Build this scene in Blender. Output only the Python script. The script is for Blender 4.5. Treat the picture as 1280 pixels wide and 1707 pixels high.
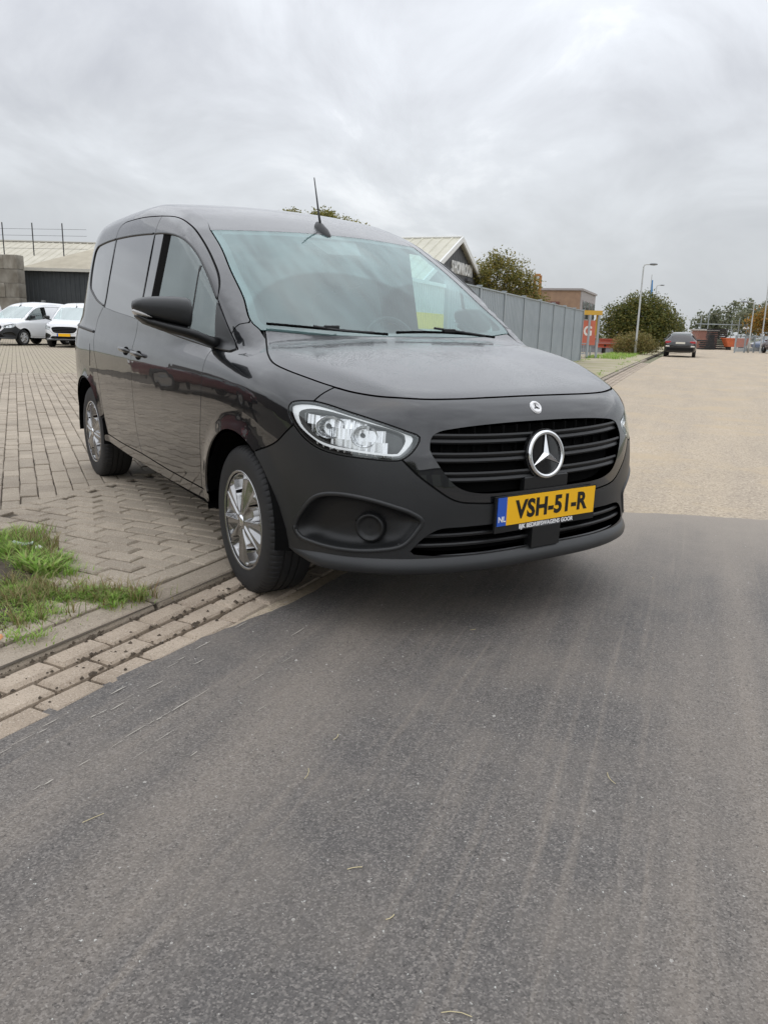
import bpy, bmesh, math, random
import numpy as np
from mathutils import Vector, Matrix, noise
from mathutils.geometry import delaunay_2d_cdt
for o in list(bpy.data.objects): bpy.data.objects.remove(o, do_unlink=True)
scene = bpy.context.scene
COL = scene.collection
rng = random.Random(7); NR = np.random.RandomState(11)
R_ = math.radians

# ------------------------------------------------------------------ camera, sky, sun, exposure
cam_d = bpy.data.cameras.new('camera'); cam = bpy.data.objects.new('camera', cam_d); COL.objects.link(cam)
scene.camera = cam
CAM = Vector((3.0577, -2.1623, 1.1453)); YAW, PITCH, ROLL = 2.5621, -.2337, .0268
f_ = Vector((math.cos(PITCH)*math.cos(YAW), math.cos(PITCH)*math.sin(YAW), math.sin(PITCH)))
r_ = f_.cross(Vector((0, 0, 1))).normalized(); u_ = r_.cross(f_)
r2 = math.cos(ROLL)*r_ + math.sin(ROLL)*u_; u2 = -math.sin(ROLL)*r_ + math.cos(ROLL)*u_
cam.matrix_world = Matrix(((r2.x, u2.x, -f_.x, CAM.x), (r2.y, u2.y, -f_.y, CAM.y), (r2.z, u2.z, -f_.z, CAM.z), (0, 0, 0, 1)))
cam_d.sensor_fit = 'VERTICAL'; cam_d.sensor_height = 36; cam_d.lens = 36*1284.1/1707
cam_d.clip_start = .05; cam_d.clip_end = 3000
scene.render.resolution_x = 767; scene.render.resolution_y = 1024

SUN_EL, SUN_AZ = R_(80), R_(322)          # azimuth measured from +x towards +y
world = bpy.data.worlds.new('World'); scene.world = world; world.use_nodes = True
def build_world():
    nt = world.node_tree; N = nt.nodes; L = nt.links; N.clear()
    out = N.new('ShaderNodeOutputWorld'); bg = N.new('ShaderNodeBackground')
    sky = N.new('ShaderNodeTexSky'); sky.sky_type = 'NISHITA'; sky.sun_disc = False
    sky.sun_elevation = SUN_EL; sky.sun_rotation = R_(90)-SUN_AZ
    sky.air_density = 1.4; sky.dust_density = 3.0
    sc = N.new('ShaderNodeVectorMath'); sc.operation = 'SCALE'; sc.inputs['Scale'].default_value = .09
    L.new(sky.outputs[0], sc.inputs[0])
    tc = N.new('ShaderNodeTexCoord'); sep = N.new('ShaderNodeSeparateXYZ'); L.new(tc.outputs['Generated'], sep.inputs[0])
    def math_(op, a, b=None):
        m = N.new('ShaderNodeMath'); m.operation = op
        for i, v in enumerate((a, b)):
            if v is None: continue
            if isinstance(v, (int, float)): m.inputs[i].default_value = v
            else: L.new(v, m.inputs[i])
        return m.outputs[0]
    den = math_('ADD', math_('MAXIMUM', sep.outputs[2], 0.0), .50)
    cx = math_('DIVIDE', sep.outputs[0], den); cy = math_('DIVIDE', sep.outputs[1], den)
    cmb = N.new('ShaderNodeCombineXYZ'); L.new(cx, cmb.inputs[0]); L.new(cy, cmb.inputs[1]); cmb.inputs[2].default_value = 2.3
    def nz(scale, detail, rough, off, dist=0.0):
        mp = N.new('ShaderNodeMapping'); mp.inputs['Location'].default_value = off; mp.inputs['Rotation'].default_value = (0, 0, .5)
        mp.inputs['Scale'].default_value = (1, .85, 1)
        L.new(cmb.outputs[0], mp.inputs[0])
        n = N.new('ShaderNodeTexNoise'); n.inputs['Scale'].default_value = scale; n.inputs['Detail'].default_value = detail
        n.inputs['Roughness'].default_value = rough; n.inputs['Distortion'].default_value = dist
        L.new(mp.outputs[0], n.inputs['Vector']); return n.outputs['Fac']
    big = nz(1.3, 4, .5, (7.2, 15.6, 8), .6); fine = nz(3.4, 8, .58, (11.4, 2.2, 4), .5)
    s = math_('ADD', math_('MULTIPLY', big, .52), math_('MULTIPLY', fine, .48))
    ramp = N.new('ShaderNodeValToRGB'); L.new(s, ramp.inputs[0])
    e = ramp.color_ramp.elements
    e[0].position = .38; e[0].color = (.405, .418, .452, 1)
    e[1].position = .62; e[1].color = (.80, .82, .85, 1)
    m = e.new(.46); m.color = (.488, .503, .535, 1)
    m = e.new(.55); m.color = (.60, .622, .66, 1)
    # thicker even cloud towards the horizon
    hz = N.new('ShaderNodeMapRange'); L.new(sep.outputs[2], hz.inputs[0]); hz.inputs[1].default_value = 0.0; hz.inputs[2].default_value = .26
    hz.inputs[3].default_value = .75; hz.inputs[4].default_value = 0.0
    mh = N.new('ShaderNodeMix'); mh.data_type = 'RGBA'; L.new(hz.outputs[0], mh.inputs[0]); L.new(ramp.outputs[0], mh.inputs[6])
    mh.inputs[7].default_value = (.67, .705, .727, 1)
    mx = N.new('ShaderNodeMix'); mx.data_type = 'RGBA'; mx.inputs[0].default_value = .94
    L.new(sc.outputs[0], mx.inputs[6]); L.new(mh.outputs[2], mx.inputs[7])
    # overcast skies are brighter overhead than at the horizon
    cie = math_('MULTIPLY', math_('ADD', 1.0, math_('MULTIPLY', math_('MAXIMUM', sep.outputs[2], 0.0), 2.0)), .78)
    L.new(mx.outputs[2], bg.inputs[0]); L.new(cie, bg.inputs[1])
    L.new(bg.outputs[0], out.inputs[0])
build_world()
sun_d = bpy.data.lights.new('sun', 'SUN'); sun_d.energy = .5; sun_d.angle = R_(160); sun_d.color = (1, .985, .96)
sun = bpy.data.objects.new('sun', sun_d); COL.objects.link(sun)
sd = Vector((math.cos(SUN_EL)*math.cos(SUN_AZ), math.cos(SUN_EL)*math.sin(SUN_AZ), math.sin(SUN_EL)))
sun.rotation_euler = sd.to_track_quat('Z', 'Y').to_euler(); sun.location = (0, 0, 30)
vs = scene.view_settings; vs.view_transform = 'Standard'; vs.look = 'None'; vs.exposure = .3; vs.gamma = 1; vs.use_curve_mapping = False

# ------------------------------------------------------------------ helpers
def tag(o, label=None, cat=None, group=None, kind=None):
    if label: o['label'] = label
    if cat: o['category'] = cat
    if group: o['group'] = group
    if kind: o['kind'] = kind
    return o
def empty(name, loc=(0, 0, 0), rz=0, parent=None):
    o = bpy.data.objects.new(name, None); COL.objects.link(o); o.location = loc; o.rotation_euler = (0, 0, rz)
    o.empty_display_size = .1
    if parent: o.parent = parent
    return o
def mesh_obj(name, V, F, mat, parent=None, smooth=False, mats=None, midx=None, normals=None):
    me = bpy.data.meshes.new(name); me.from_pydata([tuple(v) for v in V], [], [tuple(f) for f in F])
    for m in (mats or [mat]): me.materials.append(m)
    if midx is not None: me.polygons.foreach_set('material_index', np.asarray(midx, np.int32))
    if smooth or normals is not None: me.polygons.foreach_set('use_smooth', np.ones(len(me.polygons), bool))
    me.update()
    if normals is not None: me.normals_split_custom_set_from_vertices([tuple(n) for n in normals])
    o = bpy.data.objects.new(name, me); COL.objects.link(o)
    if parent: o.parent = parent
    return o
class MB:
    """collects simple shapes into one mesh"""
    def __init__(s): s.V = []; s.F = []; s.I = []; s.mi = 0
    def add(s, V, F):
        b = len(s.V); s.V += [tuple(v) for v in V]; s.F += [tuple(i+b for i in f) for f in F]; s.I += [s.mi]*len(F); return s
    def box(s, c, h, rz=0, bev=0):
        cx, cy, cz = c; hx, hy, hz = h; ca, sa = math.cos(rz), math.sin(rz)
        if bev <= 0:
            P = [(x, y, z) for z in (-hz, hz) for y in (-hy, hy) for x in (-hx, hx)]
            F = [(0, 2, 3, 1), (4, 5, 7, 6), (0, 1, 5, 4), (2, 6, 7, 3), (0, 4, 6, 2), (1, 3, 7, 5)]
        else:
            b = min(bev, hx*.9, hy*.9, hz*.9); P = []
            for z, k in ((-hz, 0), (hz-b, 0), (hz, b)):
                P += [(-hx+k, -hy+k, z), (hx-k, -hy+k, z), (hx-k, hy-k, z), (-hx+k, hy-k, z)]
            F = [(3, 2, 1, 0), (8, 9, 10, 11)]
            for l in (0, 4):
                for i in range(4):
                    j = (i+1) % 4; F.append((l+i, l+j, l+4+j, l+4+i))
        return s.add([(cx+x*ca-y*sa, cy+x*sa+y*ca, cz+z) for x, y, z in P], F)
    def tube(s, pts, r, n=8, cap=True):
        pts = [Vector(p) for p in pts]; m = len(pts); rs = r if isinstance(r, (list, tuple)) else [r]*m
        V = []; F = []; up = None
        for i, p in enumerate(pts):
            t = (pts[min(i+1, m-1)]-pts[max(i-1, 0)]).normalized()
            if up is None: up = Vector((0, 0, 1)) if abs(t.z) < .9 else Vector((1, 0, 0))
            a = t.cross(up).normalized(); b = a.cross(t).normalized(); up = b
            for k in range(n):
                an = 2*math.pi*k/n; V.append(p+(a*math.cos(an)+b*math.sin(an))*rs[i])
        for i in range(m-1):
            for k in range(n):
                k2 = (k+1) % n; F.append((i*n+k, i*n+k2, (i+1)*n+k2, (i+1)*n+k))
        if cap: F += [tuple(range(n))[::-1], tuple((m-1)*n+k for k in range(n))]
        return s.add(V, F)
    def prism(s, poly, axis, a, b):
        """extrude a 2D polygon along axis from a to b; poly gives the other two coordinates in order"""
        n = len(poly)
        def P(u, v, w): return (w, u, v) if axis == 0 else ((u, w, v) if axis == 1 else (u, v, w))
        V = [P(u, v, a) for u, v in poly]+[P(u, v, b) for u, v in poly]
        F = [tuple(range(n))[::-1], tuple(range(n, 2*n))]+[(i, (i+1) % n, n+(i+1) % n, n+i) for i in range(n)]
        return s.add(V, F)
    def loft(s, rings, cap=True, closed=True):
        n = len(rings[0]); V = [q for r in rings for q in r]; F = []
        for i in range(len(rings)-1):
            for k in range(n if closed else n-1):
                k2 = (k+1) % n; F.append((i*n+k, i*n+k2, (i+1)*n+k2, (i+1)*n+k))
        if cap: F += [tuple(range(n))[::-1], tuple((len(rings)-1)*n+k for k in range(n))]
        return s.add(V, F)
    def lathe(s, prof, c=(0, 0, 0), axis='y', n=48, mod=None):
        """prof: list of (radius, along axis)"""
        V = []; F = []; m = len(prof)
        for k in range(n):
            an = 2*math.pi*k/n; ca, sa = math.cos(an), math.sin(an)
            for j, (r, h) in enumerate(prof):
                if mod: r = mod(j, k, r)
                if axis == 'y': V.append((c[0]+r*ca, c[1]+h, c[2]+r*sa))
                elif axis == 'x': V.append((c[0]+h, c[1]+r*ca, c[2]+r*sa))
                else: V.append((c[0]+r*ca, c[1]+r*sa, c[2]+h))
        for k in range(n):
            k2 = (k+1) % n
            for j in range(m-1): F.append((k*m+j, k2*m+j, k2*m+j+1, k*m+j+1))
        return s.add(V, F)
    def build(s, name, mat, parent=None, smooth=False, mats=None, recalc=True, sharp=None):
        o = mesh_obj(name, s.V, s.F, mat, parent, smooth, mats, s.I if mats else None)
        if recalc:
            bm = bmesh.new(); bm.from_mesh(o.data); bmesh.ops.recalc_face_normals(bm, faces=bm.faces)
            bm.to_mesh(o.data); bm.free()
        if smooth and sharp: o.data.set_sharp_from_angle(angle=R_(sharp))
        return o
def children_of(o): return [c for c in bpy.data.objects if c.parent == o]
def copy_tree(o, parent=None):
    c = o.copy(); COL.objects.link(c); c.parent = parent
    for ch in list(o.children): copy_tree(ch, c)
    return c

# ------------------------------------------------------------------ materials
MATS = {}
def mat(name, c, r=.5, metal=0., coat=0., c2=None, vs=8., vdetail=6, bump=0., bs=60., bdist=.01, ior=1.5, rvar=0., spec=.5, vr=(.35, .65), emit=None, rand=0., coatr=.03):
    if name in MATS: return MATS[name]
    m = bpy.data.materials.new(name); m.use_nodes = True; nt = m.node_tree; N = nt.nodes; L = nt.links
    b = N['Principled BSDF']; b.inputs['Base Color'].default_value = (*c, 1); b.inputs['Roughness'].default_value = r
    b.inputs['Metallic'].default_value = metal; b.inputs['Coat Weight'].default_value = coat; b.inputs['Coat Roughness'].default_value = coatr
    b.inputs['IOR'].default_value = ior; b.inputs['Specular IOR Level'].default_value = spec
    if emit: b.inputs['Emission Color'].default_value = (*c, 1); b.inputs['Emission Strength'].default_value = emit
    tc = N.new('ShaderNodeTexCoord')
    def noi(scale, det=6, rough=.55):
        n = N.new('ShaderNodeTexNoise'); n.inputs['Scale'].default_value = scale; n.inputs['Detail'].default_value = det
        n.inputs['Roughness'].default_value = rough; L.new(tc.outputs['Object'], n.inputs['Vector']); return n.outputs['Fac']
    if c2 is not None:
        n = noi(vs, vdetail); mr = N.new('ShaderNodeMapRange'); L.new(n, mr.inputs[0]); mr.inputs[1].default_value, mr.inputs[2].default_value = vr
        mx = N.new('ShaderNodeMix'); mx.data_type = 'RGBA'; L.new(mr.outputs[0], mx.inputs[0]); mx.inputs[6].default_value = (*c, 1); mx.inputs[7].default_value = (*c2, 1)
        col = mx.outputs[2]
        if rand:
            oi = N.new('ShaderNodeObjectInfo'); hs = N.new('ShaderNodeHueSaturation'); mr2 = N.new('ShaderNodeMapRange')
            L.new(oi.outputs['Random'], mr2.inputs[0]); mr2.inputs[3].default_value = 1-rand; mr2.inputs[4].default_value = 1+rand
            L.new(mr2.outputs[0], hs.inputs['Value']); L.new(col, hs.inputs['Color']); col = hs.outputs[0]
        L.new(col, b.inputs['Base Color'])
    if rvar:
        n = noi(vs*2.3); mr = N.new('ShaderNodeMapRange'); L.new(n, mr.inputs[0]); mr.inputs[1].default_value = .3; mr.inputs[2].default_value = .7
        mr.inputs[3].default_value = max(0, r-rvar); mr.inputs[4].default_value = min(1, r+rvar); L.new(mr.outputs[0], b.inputs['Roughness'])
    if bump:
        n = noi(bs, 5); bp = N.new('ShaderNodeBump'); bp.inputs['Strength'].default_value = bump; bp.inputs['Distance'].default_value = bdist
        L.new(n, bp.inputs['Height']); L.new(bp.outputs[0], b.inputs['Normal'])
    MATS[name] = m; return m
def glass(name, tint, refl=.08, ior=1.5, haze=0., rough=.0, hazec=(.8, .9, .9), wiped=()):
    m = bpy.data.materials.new(name); m.use_nodes = True; nt = m.node_tree; N = nt.nodes; L = nt.links
    N.remove(N['Principled BSDF']); out = N['Material Output']
    tr = N.new('ShaderNodeBsdfTransparent'); tr.inputs[0].default_value = (*tint, 1)
    gl = N.new('ShaderNodeBsdfGlossy'); gl.inputs['Roughness'].default_value = rough; gl.inputs[0].default_value = (.93, 1, .99, 1)
    # thin pane: the same reflectance from either side
    fr = N.new('ShaderNodeFresnel'); ge = N.new('ShaderNodeNewGeometry'); iv = N.new('ShaderNodeMapRange'); L.new(ge.outputs['Backfacing'], iv.inputs[0]); iv.inputs[3].default_value = ior; iv.inputs[4].default_value = 1/ior; L.new(iv.outputs[0], fr.inputs[0])
    mr = N.new('ShaderNodeMapRange'); L.new(fr.outputs[0], mr.inputs[0]); mr.inputs[3].default_value = refl; mr.inputs[4].default_value = 1
    mx = N.new('ShaderNodeMixShader'); L.new(mr.outputs[0], mx.inputs[0])
    base = tr.outputs[0]
    if haze:
        df = N.new('ShaderNodeBsdfDiffuse'); df.inputs[0].default_value = (*hazec, 1)
        tc = N.new('ShaderNodeTexCoord'); mp = N.new('ShaderNodeMapping'); mp.inputs['Scale'].default_value = (1, 5, 1); L.new(tc.outputs['Object'], mp.inputs[0])
        n = N.new('ShaderNodeTexNoise'); n.inputs['Scale'].default_value = 3.; n.inputs['Detail'].default_value = 5; L.new(mp.outputs[0], n.inputs['Vector'])
        h = N.new('ShaderNodeMapRange'); L.new(n.outputs['Fac'], h.inputs[0]); h.inputs[1].default_value = .3; h.inputs[2].default_value = .75
        h.inputs[3].default_value = haze*.6; h.inputs[4].default_value = haze*1.7
        hf = h.outputs[0]
        for (cx, cy, cz, rad) in wiped:                       # the sweep of a wiper blade is cleaner
            dd = N.new('ShaderNodeVectorMath'); dd.operation = 'DISTANCE'; L.new(tc.outputs['Object'], dd.inputs[0]); dd.inputs[1].default_value = (cx, cy, cz)
            wr = N.new('ShaderNodeMapRange'); L.new(dd.outputs['Value'], wr.inputs[0]); wr.inputs[1].default_value = rad-.012; wr.inputs[2].default_value = rad+.012; wr.inputs[3].default_value = .45; wr.inputs[4].default_value = 1.0
            mm = N.new('ShaderNodeMath'); mm.operation = 'MULTIPLY'; L.new(hf, mm.inputs[0]); L.new(wr.outputs[0], mm.inputs[1]); hf = mm.outputs[0]
        m2 = N.new('ShaderNodeMixShader'); L.new(hf, m2.inputs[0]); L.new(base, m2.inputs[1]); L.new(df.outputs[0], m2.inputs[2]); base = m2.outputs[0]
    L.new(base, mx.inputs[1]); L.new(gl.outputs[0], mx.inputs[2]); L.new(mx.outputs[0], out.inputs[0])
    return m
def cr(pts, step=.02, closed=False):
    """Catmull-Rom through 3D points, sampled about every step"""
    P = [np.array(p, float) for p in pts]; n = len(P); out = []
    segs = n if closed else n-1
    for i in range(segs):
        p1, p2 = P[i], P[(i+1) % n]
        p0 = P[i-1] if (closed or i > 0) else 2*p1-p2
        p3 = P[(i+2) % n] if (closed or i+2 < n) else 2*p2-p1
        L = np.linalg.norm(p2-p1); k = max(1, int(round(L/step)))
        # centripetal tangents
        d01 = max(np.linalg.norm(p1-p0), 1e-6)**.5; d12 = max(L, 1e-6)**.5; d23 = max(np.linalg.norm(p3-p2), 1e-6)**.5
        m1 = (p1-p0)/d01-(p2-p0)/(d01+d12)+(p2-p1)/d12; m2 = (p2-p1)/d12-(p3-p1)/(d12+d23)+(p3-p2)/d23
        m1 = m1*d12; m2 = m2*d12
        for j in range(k):
            t = j/k; t2 = t*t; t3 = t2*t
            out.append((2*t3-3*t2+1)*p1+(t3-2*t2+t)*m1+(-2*t3+3*t2)*p2+(t3-t2)*m2)
    if not closed: out.append(P[-1])
    return np.array(out)
# ------------------------------------------------------------------ ground
def nodes_mat(name):
    m = bpy.data.materials.new(name); m.use_nodes = True; MATS[name] = m; return m, m.node_tree.nodes, m.node_tree.links, m.node_tree.nodes['Principled BSDF']
def asphalt_mat(name, cols, rough, ang, speck, streak=.5, patch=None, agg=170., bumpd=.004, dust=False):
    m, N, L, b = nodes_mat(name); geo = N.new('ShaderNodeNewGeometry')
    def noi(scale, det=4, mp=None, rough_=.6):
        n = N.new('ShaderNodeTexNoise'); n.inputs['Scale'].default_value = scale; n.inputs['Detail'].default_value = det; n.inputs['Roughness'].default_value = rough_
        L.new(mp if mp else geo.outputs['Position'], n.inputs['Vector']); return n.outputs['Fac']
    def rng_(v, a, b_, c=0., d=1.):
        r = N.new('ShaderNodeMapRange'); L.new(v, r.inputs[0]); r.inputs[1].default_value = a; r.inputs[2].default_value = b_; r.inputs[3].default_value = c; r.inputs[4].default_value = d; return r.outputs[0]
    def mix(f, a, c):
        x = N.new('ShaderNodeMix'); x.data_type = 'RGBA'
        L.new(f, x.inputs[0])
        for i, v in ((6, a), (7, c)):
            if isinstance(v, tuple): x.inputs[i].default_value = (*v, 1)
            else: L.new(v, x.inputs[i])
        return x.outputs[2]
    mp = N.new('ShaderNodeMapping'); mp.vector_type = 'POINT'; mp.inputs['Rotation'].default_value = (0, 0, -ang); L.new(geo.outputs['Position'], mp.inputs[0])
    mp2 = N.new('ShaderNodeMapping'); mp2.inputs['Scale'].default_value = (.16, 2.2, 1); L.new(mp.outputs[0], mp2.inputs[0])
    mp3 = N.new('ShaderNodeMapping'); mp3.inputs['Scale'].default_value = (.7, 26, 1); L.new(mp.outputs[0], mp3.inputs[0])
    big = noi(.55, 5); st = noi(1.0, 4, mp2.outputs[0]); fine_st = noi(1.0, 3, mp3.outputs[0])
    c = mix(rng_(big, .35, .65), cols[0], cols[1])
    c = mix(rng_(st, .42, .66, 0, streak), c, cols[2])
    c = mix(rng_(fine_st, .54, .72, 0, streak*.65), c, cols[2])
    v = N.new('ShaderNodeTexVoronoi'); v.inputs['Scale'].default_value = agg; L.new(geo.outputs['Position'], v.inputs['Vector'])
    wn = N.new('ShaderNodeRGBToBW'); L.new(v.outputs['Color'], wn.inputs[0])
    c = mix(rng_(wn.outputs[0], .55, .95, 0, speck), c, cols[3])
    c = mix(rng_(wn.outputs[0], .40, .10, 0, speck*.9), c, tuple(x*.35 for x in cols[0]))
    f2 = noi(90, 4, None, .7); c = mix(rng_(f2, .58, .75, 0, speck*.8), c, cols[3])
    f3 = noi(60, 3, None, .7); c = mix(rng_(f3, .63, .72, 0, .75), c, tuple(x*.25 for x in cols[0]))
    f5 = noi(75, 2, None, .7); c = mix(rng_(f5, .70, .76, 0, .8), c, tuple(min(.6, x*2) for x in cols[3]))
    f4 = noi(2.2, 5, None, .65); c = mix(rng_(f4, .45, .7, 0, .35), c, cols[2])
    if dust:
        dp = N.new('ShaderNodeVectorMath'); dp.operation = 'DOT_PRODUCT'; L.new(geo.outputs['Position'], dp.inputs[0]); dp.inputs[1].default_value = (.785, -.62, 0)
        dn = noi(3.0, 5); ad_ = N.new('ShaderNodeMath'); ad_.operation = 'MULTIPLY_ADD'; L.new(dn, ad_.inputs[0]); ad_.inputs[1].default_value = 1.1; L.new(dp.outputs['Value'], ad_.inputs[2])
        c = mix(rng_(ad_.outputs[0], -.95, .95, .95, 0.), c, (.30, .26, .215))
    if patch:
        pz = noi(.9, 6, None, .7); c = mix(rng_(pz, .5, .62, 0, .7), c, patch)
    L.new(c, b.inputs['Base Color']); b.inputs['Roughness'].default_value = rough; b.inputs['Specular IOR Level'].default_value = .4
    h1 = noi(260, 3); add = N.new('ShaderNodeMath'); add.operation = 'ADD'; L.new(h1, add.inputs[0]); L.new(v.outputs['Distance'], add.inputs[1])
    bp = N.new('ShaderNodeBump'); bp.inputs['Strength'].default_value = .55; bp.inputs['Distance'].default_value = bumpd; L.new(add.outputs[0], bp.inputs['Height']); L.new(bp.outputs[0], b.inputs['Normal'])
    return m
RD = math.atan2(.815, -.58)
M_new = asphalt_mat('new_asphalt', [(.090, .084, .080), (.122, .112, .103), (.225, .194, .162), (.34, .31, .28)], .62, RD, .55, .95, agg=250, dust=True)
M_old = asphalt_mat('old_asphalt', [(.40, .33, .245), (.47, .385, .285), (.36, .30, .235), (.66, .57, .43)], .85, RD, .6, .7, patch=(.46, .365, .245), agg=85)
M_sand = mat('joint_sand', (.048, .038, .028), r=.95, c2=(.11, .09, .065), vs=6, bump=.5, bs=120, bdist=.004)
M_earth = mat('far_ground', (.20, .18, .12), r=.95, c2=(.12, .15, .06), vs=.08, bump=.2, bs=3)
M_soil = mat('soil', (.055, .042, .030), r=.95, c2=(.10, .078, .055), vs=30, bump=.6, bs=90, bdist=.006)

def paver_mat(name, ca, cb, cdark, cl, scale=1.):
    m, N, L, b = nodes_mat(name); geo = N.new('ShaderNodeNewGeometry'); oi = N.new('ShaderNodeObjectInfo')
    def noi(scale, det=4, r=.6):
        n = N.new('ShaderNodeTexNoise'); n.inputs['Scale'].default_value = scale; n.inputs['Detail'].default_value = det; n.inputs['Roughness'].default_value = r; L.new(geo.outputs['Position'], n.inputs['Vector']); return n.outputs['Fac']
    def rng_(v, a, b_, c=0., d=1.):
        r = N.new('ShaderNodeMapRange'); L.new(v, r.inputs[0]); r.inputs[1].default_value = a; r.inputs[2].default_value = b_; r.inputs[3].default_value = c; r.inputs[4].default_value = d; return r.outputs[0]
    def mix(f, a, c):
        x = N.new('ShaderNodeMix'); x.data_type = 'RGBA'; L.new(f, x.inputs[0])
        for i, v in ((6, a), (7, c)):
            if isinstance(v, tuple): x.inputs[i].default_value = (*v, 1)
            else: L.new(v, x.inputs[i])
        return x.outputs[2]
    ad = N.new('ShaderNodeMath'); ad.operation = 'ADD'; L.new(oi.outputs['Random'], ad.inputs[0]); L.new(geo.outputs['Random Per Island'], ad.inputs[1])
    fr = N.new('ShaderNodeMath'); fr.operation = 'FRACT'; L.new(ad.outputs[0], fr.inputs[0])
    c = mix(fr.outputs[0], ca, cb)
    c = mix(rng_(noi(1.6, 4), .48, .70, 0, .6), c, cdark)
    c = mix(rng_(noi(9, 5, .7), .55, .72, 0, .45), c, cdark)
    c = mix(rng_(noi(120, 3, .7), .54, .68, 0, .55), c, cl)
    c = mix(rng_(noi(170, 3, .7), .46, .34, 0, .6), c, tuple(x*.35 for x in cdark))
    L.new(c, b.inputs['Base Color']); b.inputs['Roughness'].default_value = .85
    bp = N.new('ShaderNodeBump'); bp.inputs['Strength'].default_value = .6; bp.inputs['Distance'].default_value = .003; L.new(noi(180, 4), bp.inputs['Height']); L.new(bp.outputs[0], b.inputs['Normal'])
    return m
M_pav = paver_mat('paver_concrete', (.315, .265, .205), (.42, .355, .275), (.22, .18, .135), (.66, .59, .49))
M_gut = paver_mat('gutter_brick', (.36, .29, .22), (.45, .37, .285), (.21, .165, .12), (.60, .52, .43))
M_kerb = paver_mat('kerb_concrete', (.28, .235, .18), (.34, .285, .22), (.15, .12, .088), (.50, .44, .36))
# far yard: the same paving, too far to build piece by piece
def yard_mat():
    m, N, L, b = nodes_mat('yard_paving'); geo = N.new('ShaderNodeNewGeometry')
    mp = N.new('ShaderNodeMapping'); mp.inputs['Rotation'].default_value = (0, 0, -math.atan2(.137, -.99)); L.new(geo.outputs['Position'], mp.inputs[0])
    bt = N.new('ShaderNodeTexBrick'); L.new(mp.outputs[0], bt.inputs['Vector']); bt.inputs['Scale'].default_value = 1.0
    bt.inputs['Brick Width'].default_value = .214; bt.inputs['Row Height'].default_value = .109; bt.inputs['Mortar Size'].default_value = .008
    bt.inputs['Color1'].default_value = (.335, .285, .215, 1); bt.inputs['Color2'].default_value = (.40, .34, .258, 1); bt.inputs['Mortar'].default_value = (.10, .08, .058, 1)
    n = N.new('ShaderNodeTexNoise'); n.inputs['Scale'].default_value = .7; n.inputs['Detail'].default_value = 6; L.new(geo.outputs['Position'], n.inputs['Vector'])
    mr = N.new('ShaderNodeMapRange'); L.new(n.outputs['Fac'], mr.inputs[0]); mr.inputs[1].default_value = .35; mr.inputs[2].default_value = .7; mr.inputs[3].default_value = 0; mr.inputs[4].default_value = .55
    mx = N.new('ShaderNodeMix'); mx.data_type = 'RGBA'; L.new(mr.outputs[0], mx.inputs[0]); L.new(bt.outputs[0], mx.inputs[6]); mx.inputs[7].default_value = (.33, .295, .20, 1)
    L.new(mx.outputs[2], b.inputs['Base Color']); b.inputs['Roughness'].default_value = .88
    return m
M_yard = yard_mat()

KERB = cr([(2.9, -6.0, 0), (1.55, -3.85, 0), (.46, -1.93, 0), (-.14, -.9, 0), (-1.15, .65, 0), (-2.6, 2.65, 0), (-9.68, 12.2, 0), (-20.71, 27.5, 0), (-42, 57.5, 0), (-80, 111, 0)], .1)
KS = np.concatenate([[0], np.cumsum(np.linalg.norm(np.diff(KERB, axis=0), axis=1))])
def kerb_at(s, o=0., z=0.):
    x = np.interp(s, KS, KERB[:, 0]); y = np.interp(s, KS, KERB[:, 1]); e = .15
    dx = np.interp(s+e, KS, KERB[:, 0])-np.interp(s-e, KS, KERB[:, 0]); dy = np.interp(s+e, KS, KERB[:, 1])-np.interp(s-e, KS, KERB[:, 1])
    l = math.hypot(dx, dy) or 1; dx, dy = dx/l, dy/l
    return (x+dy*o, y-dx*o, z), math.atan2(dy, dx)      # o > 0: road side
def strip(name, s0, s1, o0, o1, z, m, ds=.5, kind='structure'):
    mb = MB(); n = max(2, int((s1-s0)/ds)); V = []
    for i in range(n+1):
        s = s0+(s1-s0)*i/n; a = o0(s) if callable(o0) else o0; b = o1(s) if callable(o1) else o1
        V += [kerb_at(s, a, z)[0], kerb_at(s, b, z)[0]]
    mb.add(V, [(2*i, 2*i+2, 2*i+3, 2*i+1) for i in range(n)])
    o = mb.build(name, m, recalc=False)
    if o.data.polygons[0].normal.z < 0: o.data.flip_normals()
    if kind: tag(o, kind=kind)
    return o
SK = lambda x, y: float(KS[np.argmin((KERB[:, 0]-x)**2+(KERB[:, 1]-y)**2)])
mb = MB(); mb.add([(-1500, -1500, -.03), (1500, -1500, -.03), (1500, 1500, -.03), (-1500, 1500, -.03)], [(0, 1, 2, 3)]); tag(mb.build('ground', M_earth), kind='structure')
# road: everything on the road side of the kerb line
strip('old_road', 0, KS[-1], .34, 14, 0, M_old, 1.0)
sA = SK(-.6, -.2); s_gut0 = SK(2.6, -5.5)
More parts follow.
